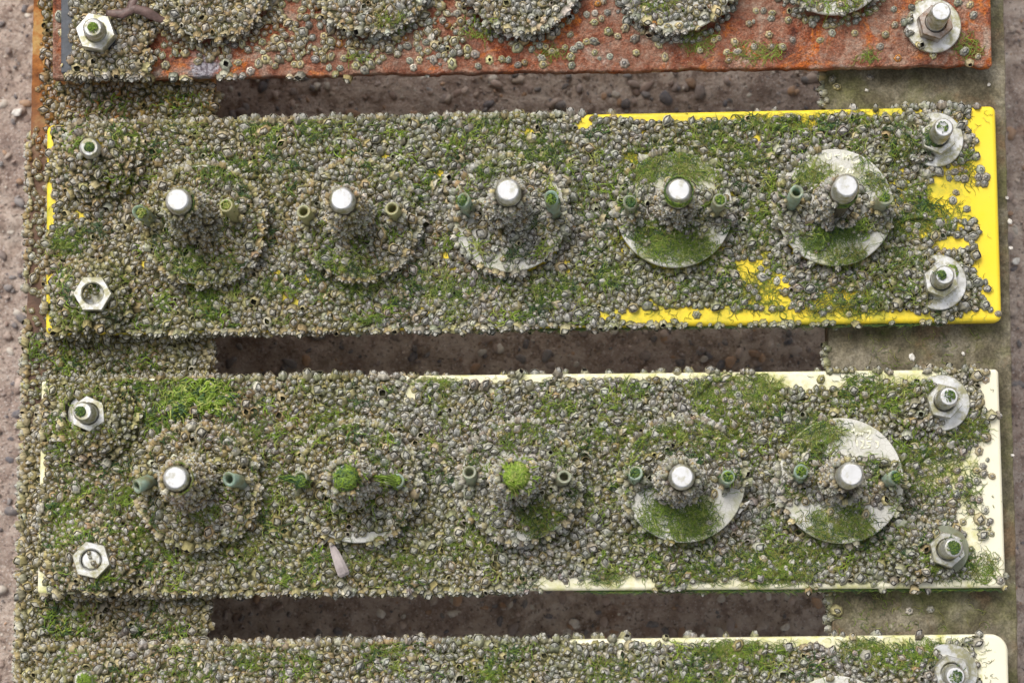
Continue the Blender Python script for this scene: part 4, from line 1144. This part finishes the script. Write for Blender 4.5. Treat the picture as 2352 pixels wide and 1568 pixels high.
# mops of algae on rod ends, bolt tips and tube mouths: one thing each
def mop(name, label, centre, r, h, n, tones, width=.00035, tail=None, cap=True, group=None):
    c = np.array(centre); V, F, C = [], [], []
    if cap:
        seg, rings_ = 16, 5
        for i in range(rings_):
            ph = PI / 2 * i / (rings_ - 1)
            for k in range(seg):
                a = 2 * PI * k / seg; w = 1 + .12 * math.sin(3 * a + c[0] * 900) + random.uniform(-.06, .06)
                V.append((r * .9 * math.cos(ph) * w * math.cos(a), r * .9 * math.cos(ph) * w * math.sin(a), h * .8 * math.sin(ph) - .0008)); C.append((*(np.array(GR['mid']) * .6), 1))
        for i in range(rings_ - 1):
            for k in range(seg): F.append((i * seg + k, i * seg + (k + 1) % seg, (i + 1) * seg + (k + 1) % seg, (i + 1) * seg + k))
    for _ in range(n):
        a = random.uniform(0, 2 * PI); q = math.sqrt(random.random()) * r; d = random.gauss(.3, .9)
        p = np.array([q * math.cos(a), q * math.sin(a)]); col = np.array(GR[random.choice(tones)]) * random.uniform(.7, 1.25)
        L = random.uniform(.6, 1.3) * r; base = len(V)
        for k in range(7):
            rr = min(np.linalg.norm(p) / r, 1.25); z = h * math.sqrt(max(0, 1 - min(rr, 1) ** 2)) - max(0, rr - 1) * .012 + random.uniform(0, .0007)
            s = np.array([-math.sin(d), math.cos(d)]) * width * (1 if k < 6 else .3)
            V.append((p[0] - s[0], p[1] - s[1], z)); V.append((p[0], p[1], z + width * .8)); V.append((p[0] + s[0], p[1] + s[1], z))
            C += [(*col, 1)] * 3
            d += random.gauss(0, .4); p = p + np.array([math.cos(d), math.sin(d)]) * L / 6
        for k in range(6):
            for e in range(3):
                i0, i1 = base + k * 3 + e, base + k * 3 + (e + 1) % 3; F.append((i0, i1, i1 + 3, i0 + 3))
    if tail is not None:
        tv = np.array(tail) - c
        for _ in range(int(n * .8)):
            col = np.array(GR[random.choice(tones)]) * random.uniform(.7, 1.25); base = len(V); off = rng.normal(0, .0009, 3); amp = random.uniform(.2, 1)
            for k in range(7):
                t = k / 6; p = tv * t * amp + off * (1 - t * .6) + np.array([0, 0, .002 * math.sin(t * PI)]) + rng.normal(0, .0003, 3)
                s = np.array([-tv[1], tv[0], 0]); s = s / np.linalg.norm(s) * width
                V += [tuple(p - s), tuple(p + np.array([0, 0, width])), tuple(p + s)]; C += [(*col, 1)] * 3
            for k in range(6):
                for e in range(3):
                    i0, i1 = base + k * 3 + e, base + k * 3 + (e + 1) % 3; F.append((i0, i1, i1 + 3, i0 + 3))
    o = mesh_obj(name, V, F, M_ALG, None, c, True, C)
    tag(o, label, 'algae tuft', 'tufts of algae on rod and bolt ends'); return o
R_ = ROD_W
mop('algae_tuft', 'dark green mop of algae capping the second rod of the upper cream panel', R_[6][1] + np.array([.0006, -.0004, 0]), .0056, .0024, 150, ['bright', 'mid', 'mid', 'dark'])
mop('algae_tuft', 'yellow-green mop of algae capping the third rod of the upper cream panel', R_[7][1] + np.array([.0004, .0002, 0]), .0062, .0024, 190, ['bright', 'light', 'bright', 'mid'])
def collar(label, w, q, r, n, tones, arc=(0, 2 * PI)):
    """ring of filaments round a shaft"""
    b, t, ax, L = w[0], w[1], w[2], w[3]; c = b + ax * (q * L); V, F, C = [], [], []
    for _ in range(n):
        a = random.uniform(*arc); z = random.gauss(0, .0022); col = np.array(GR[random.choice(tones)]) * random.uniform(.7, 1.25); base = len(V); da = random.gauss(0, .12)
        for k in range(7):
            rr = r + random.uniform(.0, .0006); p = ax * z + np.array([math.cos(a) * rr, math.sin(a) * rr, 0]); wdt = .00026
            V += [tuple(p - np.array([0, 0, wdt])), tuple(p * 1.0 + np.array([math.cos(a) * wdt, math.sin(a) * wdt, 0])), tuple(p + np.array([0, 0, wdt]))]; C += [(*col, 1)] * 3
            a += da + random.gauss(0, .05); z -= random.uniform(-.0002, .0007)
        for k in range(6):
            for e in range(3):
                i0, i1 = base + k * 3 + e, base + k * 3 + (e + 1) % 3; F.append((i0, i1, i1 + 3, i0 + 3))
    o = mesh_obj('algae_tuft', V, F, M_ALG, None, c, True, C); tag(o, label, 'algae tuft', 'tufts of algae on rod and bolt ends')
collar('green algae ringing the fourth rod of the yellow panel', R_[3], .93, ROD_R + .0002, 170, ['mid', 'bright', 'dark'])
collar('green algae streak down the first rod of the yellow panel', R_[0], .84, ROD_R + .0004, 60, ['mid', 'dark'], (-.5, .9))
collar('green algae matted beside the first rod of the upper cream panel', R_[5], .85, ROD_R + .0012, 130, ['bright', 'mid', 'olive'], (-1.0, 1.4))
collar('dark algae low on the bare thread of the fifth yellow panel rod', R_[4], .70, ROD_R + .0003, 70, ['mid', 'dark'], (-1.6, .3))
def tip(label, i, r, n, tones, dx=0., dy=0.):
    t = BOLT_W[i][1]; mop('algae_tuft', label, (t[0] + dx, t[1] + dy, t[2] + .0003), r, .0009, n, tones, .00022, cap=False)
tip('small green tuft on the tip of the slate plate bolt', 0, .0026, 60, ['bright', 'mid'])
tip('small dark tuft on the bolt tip upper left of the yellow panel', 2, .0026, 60, ['mid', 'dark'])
tip('sparse green wisps on the shiny bolt tip upper right of the yellow panel', 3, .0030, 22, ['dark', 'mid'], -.001)
tip('dark green patch on the bolt tip lower right of the yellow panel', 5, .0025, 70, ['dark', 'mid'], -.0018)
tip('dark green tuft on the leaning bolt tip of the upper cream panel', 6, .0027, 75, ['dark', 'mid'], -.0012)
tip('green wisps on the bolt tip upper right of the upper cream panel', 7, .0030, 40, ['mid', 'dark'])
tip('green film tuft on the bolt tip above the clear washer', 9, .0034, 85, ['mid', 'dark'])
tip('green tuft on the bolt tip at the left of the lowest cream panel', 10, .0036, 90, ['bright', 'mid'])
tip('green wisps on the bright bolt tip of the lowest cream panel', 11, .0032, 45, ['mid', 'dark'])
nb = BOLT_W[3][0]
mop('algae_tuft', 'dark green mat on the nut of the upper right yellow panel bolt', (nb[0] - .0030, nb[1] - .000, .0110), .0052, .0010, 110, ['dark', 'dark', 'mid'], .00020, cap=False)
nb = BOLT_W[5][0]
mop('algae_tuft', 'green fringe on the washer of the lower right yellow panel bolt', (nb[0] + .006, nb[1] + .005, .0040), .0035, .0010, 60, ['mid', 'bright'], .00025, cap=False)
nb = BOLT_W[4][0]
mop('algae_tuft', 'green fringe in the hole of the yellow panel hexagonal nut', (nb[0], nb[1] + .003, .0118), .0034, .0008, 45, ['mid', 'bright'], .00022, cap=False)
tl = [(4, 'dark tuft in the tube left of the third yellow panel rod'), (5, 'green tuft in the tube right of the third yellow panel rod'), (6, 'dark tuft in the tube left of the fourth yellow panel rod'), (7, 'green tuft in the tube right of the fourth yellow panel rod'),
      (9, 'thick green tuft in the tube right of the fifth yellow panel rod'), (16, 'dark tuft in the tube left of the fourth cream panel rod'), (17, 'green tuft in the tube right of the fourth cream panel rod'), (18, 'thick green tuft in the tube left of the fifth cream panel rod'), (19, 'green tuft in the slanting tube right of the fifth cream panel rod'), (1, 'yellow-green tuft in the olive tube right of the first yellow panel rod'), (0, 'brownish green tuft in the teal tube left of the first yellow panel rod')]
for k, lab in tl:
    b, t, ax, L = TUBE_W[k]
    mop('algae_tuft', lab, t - ax * .0012, .0030, .0016, 55, D3 if k in (4, 6, 16) else (['olive', 'light', 'mid'] if k < 2 else ['mid', 'dark', 'bright']), .00028)
b, t, ax, L = TUBE_W[12]; mop('algae_tuft', 'dark green hank of algae trailing from the tube left of the second cream panel rod', t + np.array([0, -.002, 0]), .0032, .0015, 70, ['dark', 'mid'], .0003, tail=P(636, 1094, .012))
b, t, ax, L = TUBE_W[13]; mop('algae_tuft', 'green hank of algae stretched from the second cream panel rod to its tube', t + np.array([-.001, 0, 0]), .0030, .0015, 60, ['mid', 'bright'], .0003, tail=P(848, 1092, .020))

# ------------------------------------------------------------------ loose bits
def tubeline(name, pts, rads, mat, seg=10, flat=1.0, cols=None):
    pts = [np.array(p) for p in pts]; c0 = pts[0]; V, F = [], []
    D = []
    for i in range(len(pts) - 1):
        for j in range(6):
            t = j / 6; D.append((pts[i] * (1 - t) + pts[i + 1] * t, rads[i] * (1 - t) + rads[i + 1] * t))
    D.append((pts[-1], rads[-1]))
    for i, (p, r) in enumerate(D):
        q = D[min(i + 1, len(D) - 1)][0] - D[max(i - 1, 0)][0]; q = q / np.linalg.norm(q)
        s = np.cross(q, [0, 0, 1]); s /= np.linalg.norm(s); u = np.cross(s, q)
        for k in range(seg):
            a = 2 * PI * k / seg; w = 1 + .18 * fbm(p[0] + k, p[1], 300, 2)
            V.append(p - c0 + (s * math.cos(a) + u * math.sin(a) * flat) * r * w)
    for i in range(len(D) - 1):
        for k in range(seg): F.append((i * seg + k, i * seg + (k + 1) % seg, (i + 1) * seg + (k + 1) % seg, (i + 1) * seg + k))
    F.append(tuple(range(seg))); F.append(tuple((len(D) - 1) * seg + k for k in range(seg))[::-1])
    return mesh_obj(name, V, F, mat, None, c0, True)
M_WEED = m_plain('dried_weed', (.115, .07, .06), .45, 350, .5)
w = tubeline('dried_seaweed', [P(244, 30, .0125), P(280, 33, .0135), P(308, 20, .0135), P(340, 30, .0125), P(362, 42, .011), P(388, 51, .0095)], [.0016, .0024, .0022, .0027, .0022, .0008], M_WEED, flat=.5)
b2 = tubeline('branch', [P(300, 22, .0135), P(304, 8, .0135), P(318, -14, .013)], [.0022, .0020, .0014], M_WEED, flat=.5)
b2.parent = w; b2.location = b2.location - w.location
tag(w, 'dark brown forked piece of dried seaweed lying beside the slate plate bolt', 'seaweed')
M_WOOD = m_plain('grey_driftwood', (.36, .31, .30), .8, 120, .4)
def splinter(name, a, b, w0, w1, z, mat):
    A, Bp = P(*a, z), P(*b, z); d = Bp - A; L = np.linalg.norm(d); d /= L; s = np.array([-d[1], d[0], 0]); V, F = [], []
    prof = [(0, .25, .4), (.06, .65, .8), (.3, .95, 1), (.75, 1.0, 1), (.93, .9, .9), (1.0, .65, .5)]
    n = 8
    for t, ww, hh in prof:
        wd = (w0 + (w1 - w0) * t) * ww
        for k in range(n):
            a_ = 2 * PI * (k + .5) / n; q = 1 + random.uniform(-.1, .1)
            V.append(d * L * t + s * math.cos(a_) * wd * q + np.array([0, 0, math.sin(a_) * wd * .55 * hh * q]))
    for i in range(len(prof) - 1):
        for k in range(n): F.append((i * n + k, i * n + (k + 1) % n, (i + 1) * n + (k + 1) % n, (i + 1) * n + k))
    F.append(tuple(range(n))[::-1]); F.append(tuple((len(prof) - 1) * n + k for k in range(n)))
    return mesh_obj(name, V, F, mat, None, A, False)
o = splinter('wood_chip', (760, 1246), (792, 1322), .0019, .0034, .0052, M_WOOD); tag(o, 'grey-pink splinter of driftwood on the barnacles of the upper cream panel', 'wood chip')
M_SHELL = m_plain('white_shell', (.68, .65, .60), .6, 300, .15)
M_RED = m_plain('red_plastic', (.55, .03, .02), .4, 200, .1)
def flake(name, px, py, z, r, mat, label, cat, group=None, sharp=.35, asp=1.0):
    c = P(px, py, z); n = 7; V = []; rs = [r * random.uniform(1 - sharp, 1 + sharp) for _ in range(n)]; ph = random.uniform(0, 6)
    for zz, sc in ((-.0002, .9), (.0002, 1.0), (.0006, .7)):
        for k in range(n):
            a = ph + 2 * PI * k / n; V.append((math.cos(a) * rs[k] * sc * asp, math.sin(a) * rs[k] * sc / asp, zz + .0003 * math.sin(2 * a + ph)))
    F = [(i * n + k, i * n + (k + 1) % n, (i + 1) * n + (k + 1) % n, (i + 1) * n + k) for i in range(2) for k in range(n)] + [tuple(range(n))[::-1], tuple(2 * n + k for k in range(n))]
    o = mesh_obj(name, V, F, mat, None, c, False); tag(o, label, cat, group)
GS = 'white shell fragments scattered around'
flake('plastic_scrap', 2325, 1265, ZG + .003, .0011, M_RED, 'tiny red plastic scrap on the concrete outside the rack', 'scrap', None, .6, .7)
for (px, py, z, r, lab) in [(2312, 455, ZR + .0004, .0010, 'white shell chip on the rail edge beside the yellow panel upper corner'), (2320, 510, ZR + .0004, .0016, 'white shell chip on the rail beside the middle of the yellow panel'),
                            (2322, 570, ZR + .0004, .0012, 'white shell chip on the rail edge level with the lower yellow bolt'), (2333, 600, ZG + .003, .0022, 'white triangular shell chip on the orange stained concrete'),
                            (2212, 812, ZR + .0004, .0011, 'white shell chip beside the barnacle cluster on the rail'), (2095, 820, ZR + .0003, .0017, 'pale flaking patch of shell in the rail gap below the yellow panel'),
                            (2137, 1400, ZR + .0006, .0010, 'white shell chip on the rail below the clear washer'), (2325, 1045, ZR + .0004, .0010, 'white shell chip beside the middle of the upper cream panel'),
                            (1990, 208, ZR + .0004, .0009, 'tiny white shell chip on the olive rail above the yellow panel'), (2272, 195, ZR + .0004, .0010, 'white shell chip on the olive rail near the rusty panel corner'),
                            (40, 258, ZG + .003, .0026, 'large cream pebble-like shell on the concrete by the upper left rail')]:
    flake('shell_chip', px, py, z, r, M_SHELL, lab, 'shell chip', GS)
M_QUILL = m_plain('feather_white', (.62, .60, .56), .6, 300, .15)
o = tubeline('feather', [P(1696, 1178, .006), P(1708, 1162, .007), P(1724, 1148, .0075)], [.0006, .0012, .0002], M_QUILL, flat=.3); tag(o, 'small white feather lying on barnacles between the last two cream panel discs', 'feather')
M_STEM = m_plain('dry_stem', (.20, .17, .15), .7, 300, .3)
o = tubeline('dry_stem', [P(1655, 1088 - 55, .006), P(1690, 1036, .0065), P(1712, 1043, .006)], [.0004, .0005, .0003], M_STEM); tag(o, 'thin dark dry stem lying above the fourth cream panel disc', 'stem')
M_SCAR = m_plain('flaked_zinc', (.42, .42, .48), .6, 500, .5)
